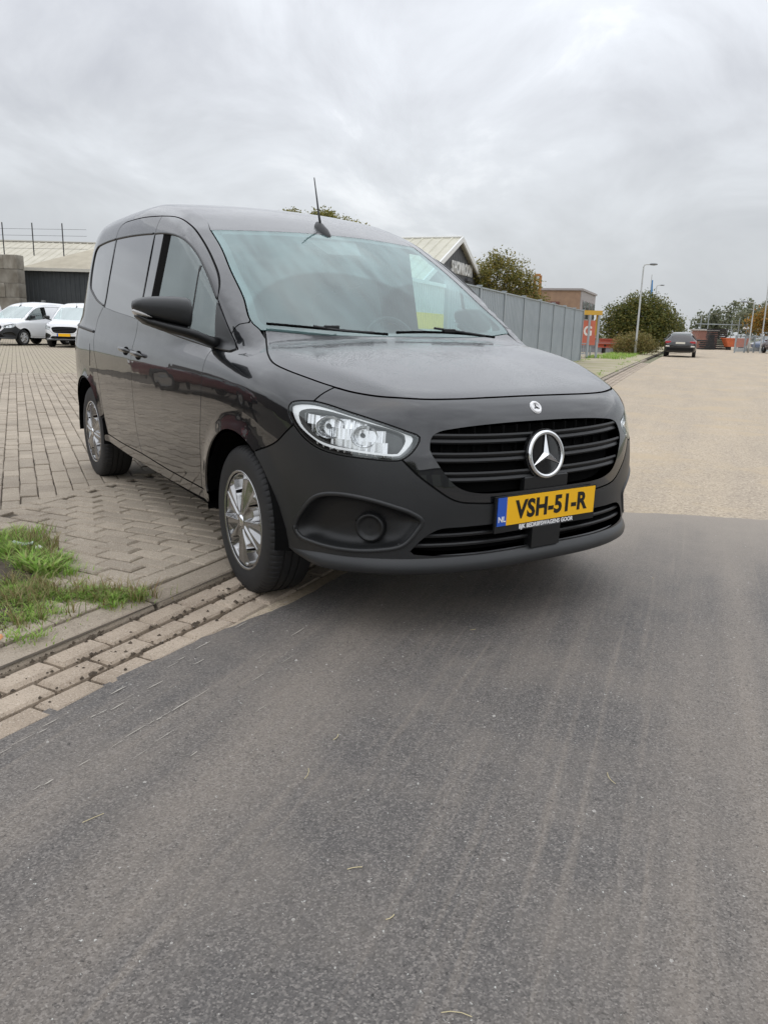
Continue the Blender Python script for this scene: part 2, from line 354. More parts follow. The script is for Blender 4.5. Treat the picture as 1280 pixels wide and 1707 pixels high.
# newly laid asphalt in the foreground with a straight cut edge at the far side
mb = MB()
edge = [(3.95, -9.3), (2.42, -5.7), (1.25, -3.05), (.80, -1.945), (.63, -1.595), (.45, -1.245), (.26, -.76), (-.25, .05), (-.80, .95), (-.86, 1.05)]
jit = []
for i in range(len(edge)-1):
    a, b = edge[i], edge[i+1]; k = max(1, int(math.hypot(b[0]-a[0], b[1]-a[1])/.05))
    for j in range(k): jit.append((a[0]+(b[0]-a[0])*j/k+rng.uniform(-.007, .007), a[1]+(b[1]-a[1])*j/k+rng.uniform(-.004, .004)))
far = [(-.86+.62*t+.0*t*t, 1.05+.785*t) for t in np.linspace(0, 14, 200)]
far = [(x+rng.uniform(-.012, .012)+.055*noise.noise(Vector((x*1.7, y*1.7, 3))), y+rng.uniform(-.012, .012)-.055*noise.noise(Vector((x*1.7, y*1.7, 3)))) for x, y in far]
poly = jit+far+[(20, 10), (20, -12), (6, -14)]
res = delaunay_2d_cdt([Vector(q) for q in poly], [(i, (i+1) % len(poly)) for i in range(len(poly))], [], 1, 1e-6)
mesh = mesh_obj('new_asphalt', [(v[0], v[1], .006) for v in res[0]], [tuple(f) for f in res[2]], M_new); tag(mesh, kind='structure')
if mesh.data.polygons[0].normal.z < 0: mesh.data.flip_normals()
# raised edge of the overlay
V = [(x, y, z) for x, y in jit+far[:60] for z in (.006, -.01)]
o = mesh_obj('asphalt_edge', V, [(2*i, 2*i+1, 2*i+3, 2*i+2) for i in range(len(V)//2-1)], M_new, mesh)
# yard: sand bed, then pavers
strip('yard', 0, KS[-1], -90, 0., .040, M_sand, 1.0)
yard = bpy.data.objects['yard']
# far paving sheet starts beyond the built pavers
def J_line(t): return (-1.74-.615*t, -1.60+.788*t)
r2d = np.array([-.9906, .137]); n2d = np.array([.137, .9906])
org = np.array([-1.74, -1.60])
FARX = 13.0
mb = MB(); A_ = org+r2d*FARX
mb.add([tuple(A_-n2d*40)+(.052,), tuple(A_+n2d*60)+(.052,), tuple(A_+n2d*60+r2d*90)+(.052,), tuple(A_-n2d*40+r2d*90)+(.052,)], [(0, 1, 2, 3)])
# clip the sheet to the yard side of the kerb: build it as strip instead
fp = mb.build('yard_paving', M_yard); tag(fp, kind='structure')
if fp.data.polygons[0].normal.z < 0: fp.data.flip_normals()
bm = bmesh.new(); bm.from_mesh(fp.data)
kd = np.array([-.58, .815]); kn = Vector((.815, .58, 0)); c0 = Vector(kerb_at(SK(-9.68, 12.2), -.3)[0])
bmesh.ops.bisect_plane(bm, geom=bm.verts[:]+bm.edges[:]+bm.faces[:], plane_co=c0, plane_no=kn, clear_outer=True); bm.to_mesh(fp.data); bm.free()

# brick meshes
def brick_mesh(name, l, w, h, bev, m):
    mb = MB(); mb.box((0, 0, -h/2), (l/2, w/2, h/2), bev=bev); o = mb.build(name, m); me = o.data; bpy.data.objects.remove(o); return me
BM = [brick_mesh('paver', .2055, .1015, .06, b, M_pav) for b in (.004, .006, .005)]
BS = [brick_mesh('paver', .2080, .0895, .06, b, M_pav) for b in (.006, .010, .007)]
placed = []        # (distance, mesh, location, rotz, tilt, name)
camxy = np.array([3.06, -2.16])
# zone 1: courses square to the kerb, between border course and the old joint line
sK0 = SK(1.5, -3.8); sK1 = SK(-5.0, 5.75)
def beyondJ(x, y): return (x+1.74)*(-.788)+(y+1.60)*(-.615) > 0
i = 0; s = sK0
while s < sK1:
    k = 0
    while True:
        o = -(.255+.1055+.213*k+(.1065 if i % 2 else 0)); (x, y, _), a = kerb_at(s, o)
        if beyondJ(x, y): break
        if o < -4: break
        placed.append((x, y, a+math.pi/2, 'slim')); k += 1
    if i % 2: (x, y, _), a = kerb_at(s, -.255-.05); placed.append((x, y, a+math.pi/2, 'half'))
    i += 1; s += .1065
nz1 = len(placed)
# border course along the kerb
s = sK0
while s < sK1:
    (x, y, _), a = kerb_at(s, -.197); placed.append((x, y, a, 'paver')); s += .2125
# zone 2: running bond across the yard
for row in range(-30, 100):
    for kx in range(-8, 64):
        p_ = org+r2d*(.2125*kx+(.106 if row % 2 else 0))+n2d*(.1065*row)
        x, y = p_
        if not beyondJ(x, y) or (x+1.74)*(-.788)+(y+1.60)*(-.615) < .10: continue
        if (p_-org)@r2d > FARX: continue
        sq = SK(x, y); kq = kerb_at(sq)[0]; oq = (x-kq[0])*.815+(y-kq[1])*.58
        if oq > (-.3 if sq < sK1 else -2.55): continue
        placed.append((x, y, math.atan2(.137, -.99), 'paver'))
# soldier course on the old joint line
for t in np.arange(-1.6, 7.0, .2125): x, y = J_line(t+.03); placed.append((x-.04, y-.03, math.atan2(.788, -.615), 'paver'))
def visible(x, y):
    d = np.array([x-CAM.x, y-CAM.y]); dep = d@np.array([f_.x, f_.y])+(.05-CAM.z)*f_.z
    if dep < .3: return 0
    px = 640+1284*(d@np.array([r2.x, r2.y])+(.05-CAM.z)*r2.z)/dep
    return 0 if (px < -30 or px > 1310) else 1/dep
# a paver counts as hidden when the van stands over it or in front of it
def hid(x, y):
    if -3.4 < x < .3 and -.72 < y < .95: return True
    t = ((-.92)-CAM.y)/(y-CAM.y) if y > -.92 else 9
    if t < 1:
        xx = CAM.x+(x-CAM.x)*t
        if -3.3 < xx < .8 and not (-2.2 < xx < -.4 and t > .55): return True
    return False
order = sorted(range(len(placed)), key=lambda j: -visible(placed[j][0], placed[j][1])*(0 if hid(placed[j][0], placed[j][1]) else 1))
single = set(order[:285])
half = brick_mesh('paver_half', .099, .1015, .06, .006, M_pav)
stuff = MB()
for j, (x, y, a, kind) in enumerate(placed):
    z = .056+rng.uniform(-.0045, .0045)+.006*noise.noise(Vector((x*1.3, y*1.3, 0))); tx, ty = rng.gauss(0, .016), rng.gauss(0, .012)
    if j in single:
        o = bpy.data.objects.new('paver', half if kind == 'half' else (rng.choice(BS) if kind == 'slim' else rng.choice(BM))); COL.objects.link(o); o.parent = yard
        o.location = (x+rng.uniform(-.002, .002), y+rng.uniform(-.002, .002), z); o.rotation_euler = (tx, ty, a+rng.gauss(0, .008))
    else:
        stuff.box((x, y, z-.02), (.10325 if kind != 'half' else .0495, .0448 if kind == 'slim' else .0505, .02), a+rng.gauss(0, .006), bev=.006)
so = stuff.build('pavers', M_pav, yard, recalc=False); tag(so, kind='stuff')
# kerb stones and gutter bricks
kerb = strip('kerb_bed', SK(2.4, -5.2), SK(-9, 11), -.16, .36, -.012, M_soil, .5); kerb.name = 'kerb'
kmesh = []
def kerb_mesh(L):
    mb = MB(); prof = [(0.0, -.08), (0.0, .022), (-.006, .034), (-.018, .043), (-.128, .050), (-.136, .044), (-.136, -.08)]
    rings = []
    for x in (-L/2, -L/2+.008, L/2-.008, L/2):
        d = .006 if abs(x) > L/2-.004 else 0; rings.append([(x, y+(-d if y > -.05 else d), z-(d if z > 0 else 0)) for y, z in prof])
    mb.loft(rings); o = mb.build('kerb_stone', M_kerb); me = o.data; bpy.data.objects.remove(o); return me
KM = kerb_mesh(.985)
s = SK(1.32, -3.45)
while s < SK(-22, 29):
    (x, y, z), a = kerb_at(s, 0); o = bpy.data.objects.new('kerb_stone', KM); COL.objects.link(o); o.parent = kerb
    o.location = (x, y, rng.uniform(-.004, .003)); o.rotation_euler = (rng.gauss(0, .006), rng.gauss(0, .004), a+math.pi+rng.gauss(0, .004)); o.scale = (1, -1, 1) if False else (1, 1, 1)
    s += 1.0
GM = [brick_mesh('gutter_brick', .204, .098, .06, b, M_gut) for b in (.008, .012)]
for r in range(3):
    s = SK(1.1, -3.0)+.1*(r % 2)
    while s < SK(-1.0, .5):
        (x, y, z), a = kerb_at(s, .062+.112*r); o = bpy.data.objects.new('gutter_brick', rng.choice(GM)); COL.objects.link(o); o.parent = kerb
        o.location = (x, y, (.023, .014, .008)[r]+rng.uniform(-.003, .003)); o.rotation_euler = (rng.gauss(0, .012), rng.gauss(0, .012), a+rng.gauss(0, .012)); s += .2165
gs = MB(); s = SK(-2.6, 2.6)
while s < SK(-19, 25):
    for r in range(3):
        (x, y, z), a = kerb_at(s+.1*(r % 2), .062+.112*r); gs.box((x, y, -.01+(.012, .006, .003)[r]), (.103, .051, .02), a, bev=.007)
    s += .2165
tag(gs.build('gutter_bricks', M_gut, kerb, recalc=False), kind='stuff')
# crumbs of soil along the gutter, gravel on the asphalt
def crumbs(name, n, fn, m, parent=None, r=(.003, .011), label=None):
    V = []; F = []
    for _ in range(n):
        x, y, z = fn(); s_ = rng.uniform(*r)*(1 if rng.random() < .85 else 1.7); b = len(V); an = rng.random()*6
        for k in range(5):
            t = an+k*1.2566; V.append((x+s_*math.cos(t)*rng.uniform(.7, 1.2), y+s_*math.sin(t)*rng.uniform(.7, 1.2), z))
        V.append((x+s_*.2, y, z+s_*rng.uniform(.6, 1.1)))
        F += [(b+k, b+(k+1) % 5, b+5) for k in range(5)]
    o = mesh_obj(name, V, F, m); tag(o, label, kind='stuff'); return o
def gut_pt():
    s_ = rng.uniform(SK(1.0, -2.9), SK(-.3, -.6)); r = rng.choice([.0, .005, .115, .118, .225, .23, rng.uniform(0, .3)])+rng.gauss(0, .012)
    return kerb_at(s_, r, .022 if r < .1 else (.014 if r < .2 else .008))[0]
crumbs('soil_crumbs', 420, gut_pt, M_soil, r=(.003, .010))
def asp_pt(): return (rng.uniform(.2, 3.2), rng.uniform(-2.3, 1.9), .006)
crumbs('road_grit', 300, asp_pt, mat('grit', (.42, .40, .37), r=.9), r=(.0015, .0038))
# moss and dirt in the yard joint, straw bits on the road
def straw(n):
    mb = MB()
    for _ in range(n):
        x, y = rng.uniform(.3, 2.9), rng.uniform(-2.2, 1.4); a = rng.uniform(0, 6.28); l = rng.uniform(.008, .028); c = rng.uniform(-.3, .3)
        pts = [(x+l*t*math.cos(a+c*t), y+l*t*math.sin(a+c*t), .0085) for t in (-1, -.3, .4, 1)]; mb.tube(pts, rng.uniform(.0007, .0012), 4)
    return mb.build('straw_bits', mat('straw', (.55, .47, .28), r=.8), smooth=False)
tag(straw(16), kind='stuff')
# pale scrape marks beside the gutter
def scrapes():
    mb = MB()
    for (o0, s0, s1, w, prob) in ((.10, SK(.9, -2.6), SK(-.1, -.75), .003, .62), (.17, SK(.8, -2.4), SK(.3, -1.5), .0025, .35), (.33, SK(.8, -2.4), SK(.1, -1.1), .003, .3), (.42, SK(.7, -2.3), SK(.2, -1.4), .002, .2), (.55, SK(.8, -2.4), SK(.3, -1.5), .002, .15)):
        s = s0
        while s < s1:
            l = rng.uniform(.02, .09)
            if rng.random() < prob:
                oo = .29+o0+rng.gauss(0, .006); P = [kerb_at(s+l*t, oo+rng.gauss(0, .0006), .0095)[0] for t in (0, .35, .7, 1)]; ww = w*rng.uniform(.25, .8)
                V = []
                for i_, q in enumerate(P):
                    k = ww*(.35 if i_ in (0, 3) else 1); V += [(q[0]-k*.8, q[1]-k*.5, q[2]), (q[0]+k*.8, q[1]+k*.5, q[2])]
                mb.add(V, [(0, 1, 3, 2), (2, 3, 5, 4), (4, 5, 7, 6)])
            s += l*1.05
    o = mb.build('scrape_marks', mat('scrape_pale', (.42, .39, .34), r=.9)); tag(o, kind='stuff')
scrapes()
# ------------------------------------------------------------------ weeds and grass at the kerb
def grass_mat(name, cols):
    m, N, L, b = nodes_mat(name); geo = N.new('ShaderNodeNewGeometry'); r = N.new('ShaderNodeValToRGB'); L.new(geo.outputs['Random Per Island'], r.inputs[0])
    e = r.color_ramp.elements; e[0].color = (*cols[0], 1); e[1].color = (*cols[-1], 1)
    for i, c in enumerate(cols[1:-1]): x = e.new((i+1)/(len(cols)-1)); x.color = (*c, 1)
    L.new(r.outputs[0], b.inputs['Base Color']); b.inputs['Roughness'].default_value = .6; b.inputs['Specular IOR Level'].default_value = .3
    b.inputs['Subsurface Weight'].default_value = 0
    tr = N.new('ShaderNodeBsdfTranslucent'); L.new(r.outputs[0], tr.inputs[0]); ms = N.new('ShaderNodeMixShader'); ms.inputs[0].default_value = .3
    L.new(b.outputs[0], ms.inputs[1]); L.new(tr.outputs[0], ms.inputs[2]); L.new(ms.outputs[0], N['Material Output'].inputs[0])
    return m
M_grass = grass_mat('grass_green', [(.15, .29, .04), (.24, .42, .07), (.35, .53, .10), (.29, .41, .10), (.48, .44, .21)])
M_dry = grass_mat('grass_dry', [(.30, .25, .11), (.20, .17, .07), (.40, .34, .17), (.14, .20, .05), (.25, .14, .07)])
def blades(name, spots, m, label=None):
    V = []; F = []
    for (cx, cy, rad, n, h0, h1, w, lean) in spots:
        for _ in range(n):
            a = rng.random()*6.283; rr = rad*abs(rng.gauss(0, .55)); x = cx+rr*math.cos(a); y = cy+rr*math.sin(a)
            h = rng.uniform(h0, h1)*(1.15-.5*min(1, rr/rad)); d = a+rng.gauss(0, .9); ln = lean*rng.uniform(.4, 1.3)*h; ww = w*rng.uniform(.6, 1.3); px_, py_ = -math.sin(d)*ww, math.cos(d)*ww; b = len(V)
            for t in (0, .4, .75, 1):
                k = (1-t**2)*1.0+.04; off = ln*t*t; zz = .052+h*(t-.35*t*t*lean)
                V += [(x+math.cos(d)*off-px_*k, y+math.sin(d)*off-py_*k, zz), (x+math.cos(d)*off+px_*k, y+math.sin(d)*off+py_*k, zz)]
            F += [(b, b+1, b+3, b+2), (b+2, b+3, b+5, b+4), (b+4, b+5, b+7, b+6)]
    o = mesh_obj(name, V, F, m, smooth=True); tag(o, label, kind='stuff'); return o
sp = []
for _ in range(38): t = rng.random(); sp.append((-1.15+.75*t+rng.gauss(0, .07), -1.70+.10*t+rng.gauss(0, .06), .10, 70, .025, .08, .0028, .9))
for _ in range(46): t = rng.random(); sp.append((-.34+.40*t+rng.gauss(0, .03), -1.84+.47*t+rng.gauss(0, .035), .06, 75, .015, .045, .0022, 1.0))
for _ in range(34): t = rng.random(); sp.append((-.35+.55*t+rng.gauss(0, .06), -1.82+.02*t+rng.gauss(0, .06), .10, 70, .015, .05, .0024, 1.0))
for _ in range(5): sp.append((-.52+rng.gauss(0, .06), -1.66+rng.gauss(0, .05), .05, 40, .07, .12, .0055, .9))
for _ in range(16): t = rng.random(); sp.append((-.75-.5*t+rng.gauss(0, .06), -1.62-.25*t, .10, 35, .03, .09, .003, .8))
tag(blades('kerb_grass', sp, M_grass), 'green weeds and grass growing over the pavers at the kerb', 'grass')
sp2 = [(a+rng.gauss(0, .05), b+rng.gauss(0, .05), .08, 22, .03, .10, .002, .8) for a, b, *_ in sp if rng.random() < .75]
for _ in range(10): sp2.append((-.95+rng.gauss(0, .14), -1.58+rng.gauss(0, .05), .06, 20, .06, .13, .0022, .6))
tag(blades('dry_grass', sp2, M_dry), 'dry brownish stems among the kerb weeds', 'grass')
# soil under the weeds
mb = MB(); ring = []
outl = [(-1.25, -1.78), (-1.0, -1.60), (-.72, -1.54), (-.52, -1.57), (-.42, -1.68), (-.30, -1.72), (-.20, -1.66), (-.14, -1.72), (.02, -1.78), (.14, -1.88), (.05, -2.1), (-.6, -2.1), (-1.2, -2.0)]
cxy = np.mean(outl, 0); outl = cr([(a, b, 0) for a, b in outl], .03, True)
V = [(cxy[0], cxy[1], .066)]+[(a+rng.gauss(0, .010), b+rng.gauss(0, .010), .050) for a, b, _ in outl]
inner = [(cxy[0]+(a-cxy[0])*.86+rng.gauss(0, .01), cxy[1]+(b-cxy[1])*.86+rng.gauss(0, .01), .064+rng.uniform(-.003, .004)) for a, b, _ in outl]
n = len(outl); V += inner; F = [(1+i, 1+(i+1) % n, 1+n+(i+1) % n, 1+n+i) for i in range(n)]+[(0, 1+n+i, 1+n+(i+1) % n) for i in range(n)]
tag(mesh_obj('weed_soil', V, F, M_soil, smooth=True), kind='structure')
# two bits of litter and a fallen leaf
def scrap(name, c, l, w, rz, m, label, cat, curl=.02):
    V = []; F = []
    for i in range(5):
        t = i/4-.5
        for j in range(3): u = j/2-.5; k = (1-abs(2*t)**2*.6); V.append((t*l, u*w*k, .004+curl*(abs(2*t)**2+abs(2*u)**2)*.5+rng.uniform(0, .003)))
    for i in range(4):
        for j in range(2): F.append((i*3+j, i*3+j+1, i*3+j+4, i*3+j+3))
    o = mesh_obj(name, V, F, m, smooth=True); o.location = c; o.rotation_euler = (0, 0, rz); sm = o.modifiers.new('solid', 'SOLIDIFY'); sm.thickness = .001; tag(o, label, cat)
scrap('plastic_scrap', (-.88, -1.66, .068), .10, .035, .9, mat('pale_plastic', (.55, .66, .62), r=.3), 'pale green plastic scrap caught in the kerb weeds', 'litter', .03)
scrap('paper_scrap', (-.80, -1.60, .066), .045, .035, .2, mat('white_paper', (.8, .8, .78), r=.6), 'small white paper scrap at the edge of the weeds', 'litter')
scrap('fallen_leaf', (.30, -1.93, .072), .075, .05, 1.9, mat('orange_leaf', (.62, .30, .12), r=.6, c2=(.45, .20, .07), vs=40), 'orange fallen leaf on the kerb at the left edge', 'leaf', .012)
# ------------------------------------------------------------------ the van: one smooth body surface G = 0 in the van's own frame, cut into panels
def pchip(X,Y):
    X=np.array(X,float);Y=np.array(Y,float);h=np.diff(X);d=np.diff(Y)/h
    m=np.zeros_like(X);m[0]=d[0];m[-1]=d[-1]
    for i in range(1,len(X)-1):
        if d[i-1]*d[i]>0:
            w1=2*h[i]+h[i-1];w2=h[i]+2*h[i-1];m[i]=(w1+w2)/(w1/d[i-1]+w2/d[i])
    def f(x):
        x=np.asarray(x,float);xc=np.clip(x,X[0],X[-1]);i=np.clip(np.searchsorted(X,xc)-1,0,len(h)-1)
        t=(xc-X[i])/h[i];t2=t*t;t3=t2*t
        y=(2*t3-3*t2+1)*Y[i]+(t3-2*t2+t)*h[i]*m[i]+(-2*t3+3*t2)*Y[i+1]+(t3-t2)*h[i]*m[i+1]
        return y+np.where(x<X[0],(x-X[0])*m[0],0)+np.where(x>X[-1],(x-X[-1])*m[-1],0)
    return f
def sstep(a,b,x):
    t=np.clip((x-a)/(b-a),0,1);return t*t*(3-2*t)
def smax(a,b,k):
    h=np.maximum(k-np.abs(a-b),0)/k;return np.maximum(a,b)+h*h*h*k/6
def smin(a,b,k): return -smax(-a,-b,k)
WL=pchip([0,.2,.3,.45,.6,.8,.90,.97,1.05,1.15,1.3],[.84,.872,.892,.913,.925,.931,.929,.919,.902,.878,.82])
XN=pchip([.1,.24,.28,.33,.40,.5,.6,.7,.8,.88,.95,1.05,1.2],[.79,.87,.905,.915,.915,.915,.907,.888,.852,.822,.78,.69,.45])
HC=pchip([-1,-.3,0,.25,.5,.7,.81,.9,1.0],[1.14,1.125,1.10,1.062,1.006,.948,.908,.862,.80])
RC=pchip([-3.6,-3.4,-3.1,-2.6,-1.9,-1.5,-1.2,-.95,-.8,-.5,-.2,.05,.3],[1.70,1.755,1.80,1.825,1.832,1.797,1.737,1.643,1.565,1.39,1.21,1.055,.895])
WG=pchip([.8,1.0,1.1,1.25,1.4,1.55,1.7,1.9],[.92,.90,.885,.852,.818,.782,.742,.68])
def G(P):
    x,y,z=P[...,0],P[...,1],P[...,2];ay=np.sqrt(y*y+1e-6)
    # lower body
    xs=-.30;w=WL(z)
    for cx in (0,-2.716):
        r=np.sqrt((x-cx)**2+(z-.325)**2);w=w+.016*(1-sstep(.36,.47,r))
    xn=XN(z);t=np.clip((x-xs)/(xn-xs),0,3);q=3.6;p=2.9
    tr=np.clip((-2.75-x)/(.80+.0*z),0,3)
    A=t**q+(ay/w)**p+tr**3.2*.9
    S=(np.maximum(A,1e-6)**(1/3.)-1)*.93
    hood=z-(HC(x)-.065*y*y)
    ycr=.57+.17*sstep(.75,.15,x)
    ch=(z-(HC(x)-.065*ycr**2-.42*(ay-ycr)))*.92
    top=smax(hood,ch,.02)
    L=smax(S,top,.11)
    bot=.20-z
    L=smax(L,bot,.05)
    # greenhouse
    wg=WG(z)-.10*sstep(-1.0,.2,x)-.02*sstep(-2.3,-3.4,x)
    trg=np.clip((-2.75-x)/(.80-.13*np.clip(z-1,0,1)),0,3)
    Sg=(np.maximum((ay/wg)**3+trg**3.2*.9,1e-6)**(1/3.)-1)*.85
    roof=(z-(RC(x+.22*y*y*sstep(-2.0,-.9,x))-.07*y*y*sstep(-.6,-1.3,x)))*(.86)
    kk=.06+.13*sstep(-.9,-1.5,x)
    g=smax(Sg,roof,kk)
    g=smax(g,.9-z,.02)
    return smin(L,g,.035)
def grad(P,e=1e-4):
    g=np.stack([G(P+np.eye(3)[i]*e)-G(P-np.eye(3)[i]*e) for i in range(3)],-1)
    return g/np.maximum(np.linalg.norm(g,axis=-1,keepdims=True),1e-9)
def cast(O,D,t0,t1,n=400,last=False):
    """first crossing outside->inside of rays O+tD"""
    O=np.asarray(O,float);D=np.asarray(D,float);ts=np.linspace(t0,t1,n)
    V=G(O[:,None,:]+ts[None,:,None]*D[:,None,:])
    c=(V[:,:-1]>0)&(V[:,1:]<=0);ok=c.any(1);i=c.argmax(1)
    a=ts[i];b=ts[i+1]
    for _ in range(40):
        m=(a+b)/2;v=G(O+m[:,None]*D);a=np.where(v>0,m,a);b=np.where(v>0,b,m)
    P=O+((a+b)/2)[:,None]*D;P[~ok]=np.nan
    return P
def snap(P, it=8):
    P = np.array(P, float)
    for _ in range(it):
        e = 1e-4; g = np.stack([G(P+np.eye(3)[i]*e)-G(P-np.eye(3)[i]*e) for i in range(3)], -1)/(2*e)
        P = P-np.clip(G(P)[:, None]*g/np.maximum((g*g).sum(-1, keepdims=True), 1e-6), -.05, .05)
    return P
def cr(pts, step=.02, closed=False):
    """Catmull-Rom through 3D points, sampled about every step"""
    P = [np.array(p, float) for p in pts]; n = len(P); out = []
    segs = n if closed else n-1
    for i in range(segs):
        p1, p2 = P[i], P[(i+1) % n]
        p0 = P[i-1] if (closed or i > 0) else 2*p1-p2
        p3 = P[(i+2) % n] if (closed or i+2 < n) else 2*p2-p1
        L = np.linalg.norm(p2-p1); k = max(1, int(round(L/step)))
        # centripetal tangents
        d01 = max(np.linalg.norm(p1-p0), 1e-6)**.5; d12 = max(L, 1e-6)**.5; d23 = max(np.linalg.norm(p3-p2), 1e-6)**.5
        m1 = (p1-p0)/d01-(p2-p0)/(d01+d12)+(p2-p1)/d12; m2 = (p2-p1)/d12-(p3-p1)/(d12+d23)+(p3-p2)/d23
        m1 = m1*d12; m2 = m2*d12
        for j in range(k):
            t = j/k; t2 = t*t; t3 = t2*t
            out.append((2*t3-3*t2+1)*p1+(t3-2*t2+t)*m1+(-2*t3+3*t2)*p2+(t3-t2)*m2)
    if not closed: out.append(P[-1])
    return np.array(out)
def chain(*cs):
    out = []
    for c in cs:
        for q in np.asarray(c):
            if not out or np.linalg.norm(out[-1]-q) > .004: out.append(np.array(q, float))
    if np.linalg.norm(out[0]-out[-1]) < .004: out.pop()
    return np.array(out)
def mir(c): c = np.array(c, float).copy(); c[:, 1] *= -1; return c
class Planar:
    def __init__(s, d):
        s.d = np.array(d, float)/np.linalg.norm(d); a = np.array([0, 0, 1.]) if abs(s.d[2]) < .85 else np.array([1., 0, 0])
        s.u = np.cross(a, s.d); s.u /= np.linalg.norm(s.u); s.v = np.cross(s.d, s.u)
    def uv(s, P): return np.stack([P@s.u, P@s.v], -1)
    def lift(s, Q):
        O = Q[:, :1]*s.u+Q[:, 1:]*s.v+s.d*4.5; return cast(O, np.repeat(-s.d[None], len(Q), 0), 0, 6, 130)
class Cyl:
    def __init__(s, x0=0.): s.x0 = x0
    def uv(s, P): return np.stack([np.arctan2(P[:, 1], P[:, 0]-s.x0)*.85, P[:, 2]], -1)
    def lift(s, Q):
        a = Q[:, 0]/.85; D = np.stack([np.cos(a), np.sin(a), 0*a], -1); O = D*2.2+np.stack([s.x0+0*a, 0*a, Q[:, 1]], -1)
        return cast(O, -D, 0, 2.2, 110)
def inpoly(Q, poly):
    x, y = Q[:, 0], Q[:, 1]; r = np.zeros(len(Q), bool); n = len(poly); j = n-1
    for i in range(n):
        xi, yi = poly[i]; xj, yj = poly[j]
        c = ((yi > y) != (yj > y)) & (x < (xj-xi)*(y-yi)/((yj-yi) if yj != yi else 1e-12)+xi)
        r ^= c; j = i
    return r
def area(p): x, y = p[:, 0], p[:, 1]; return .5*np.sum(x*np.roll(y, -1)-np.roll(x, -1)*y)
def inset(p, g):
    g = np.asarray(g, float).reshape(-1, 1) if np.ndim(g) else g
    if area(p) < 0: g = -g
    e = np.roll(p, -1, 0)-p; e /= np.maximum(np.linalg.norm(e, axis=1, keepdims=True), 1e-9)
    n = np.stack([-e[:, 1], e[:, 0]], -1); m = n+np.roll(n, 1, 0); m /= np.maximum((m*m).sum(1, keepdims=True)/2, .5)
    return p+m*g
def segd(Q, p):
    d = np.full(len(Q), 9.)
    for i in range(len(p)):
        a, b = p[i], p[(i+1) % len(p)]; ab = b-a; t = np.clip(((Q-a)@ab)/max(ab@ab, 1e-12), 0, 1)
        d = np.minimum(d, np.linalg.norm(Q-(a+t[:, None]*ab), axis=1))
    return d
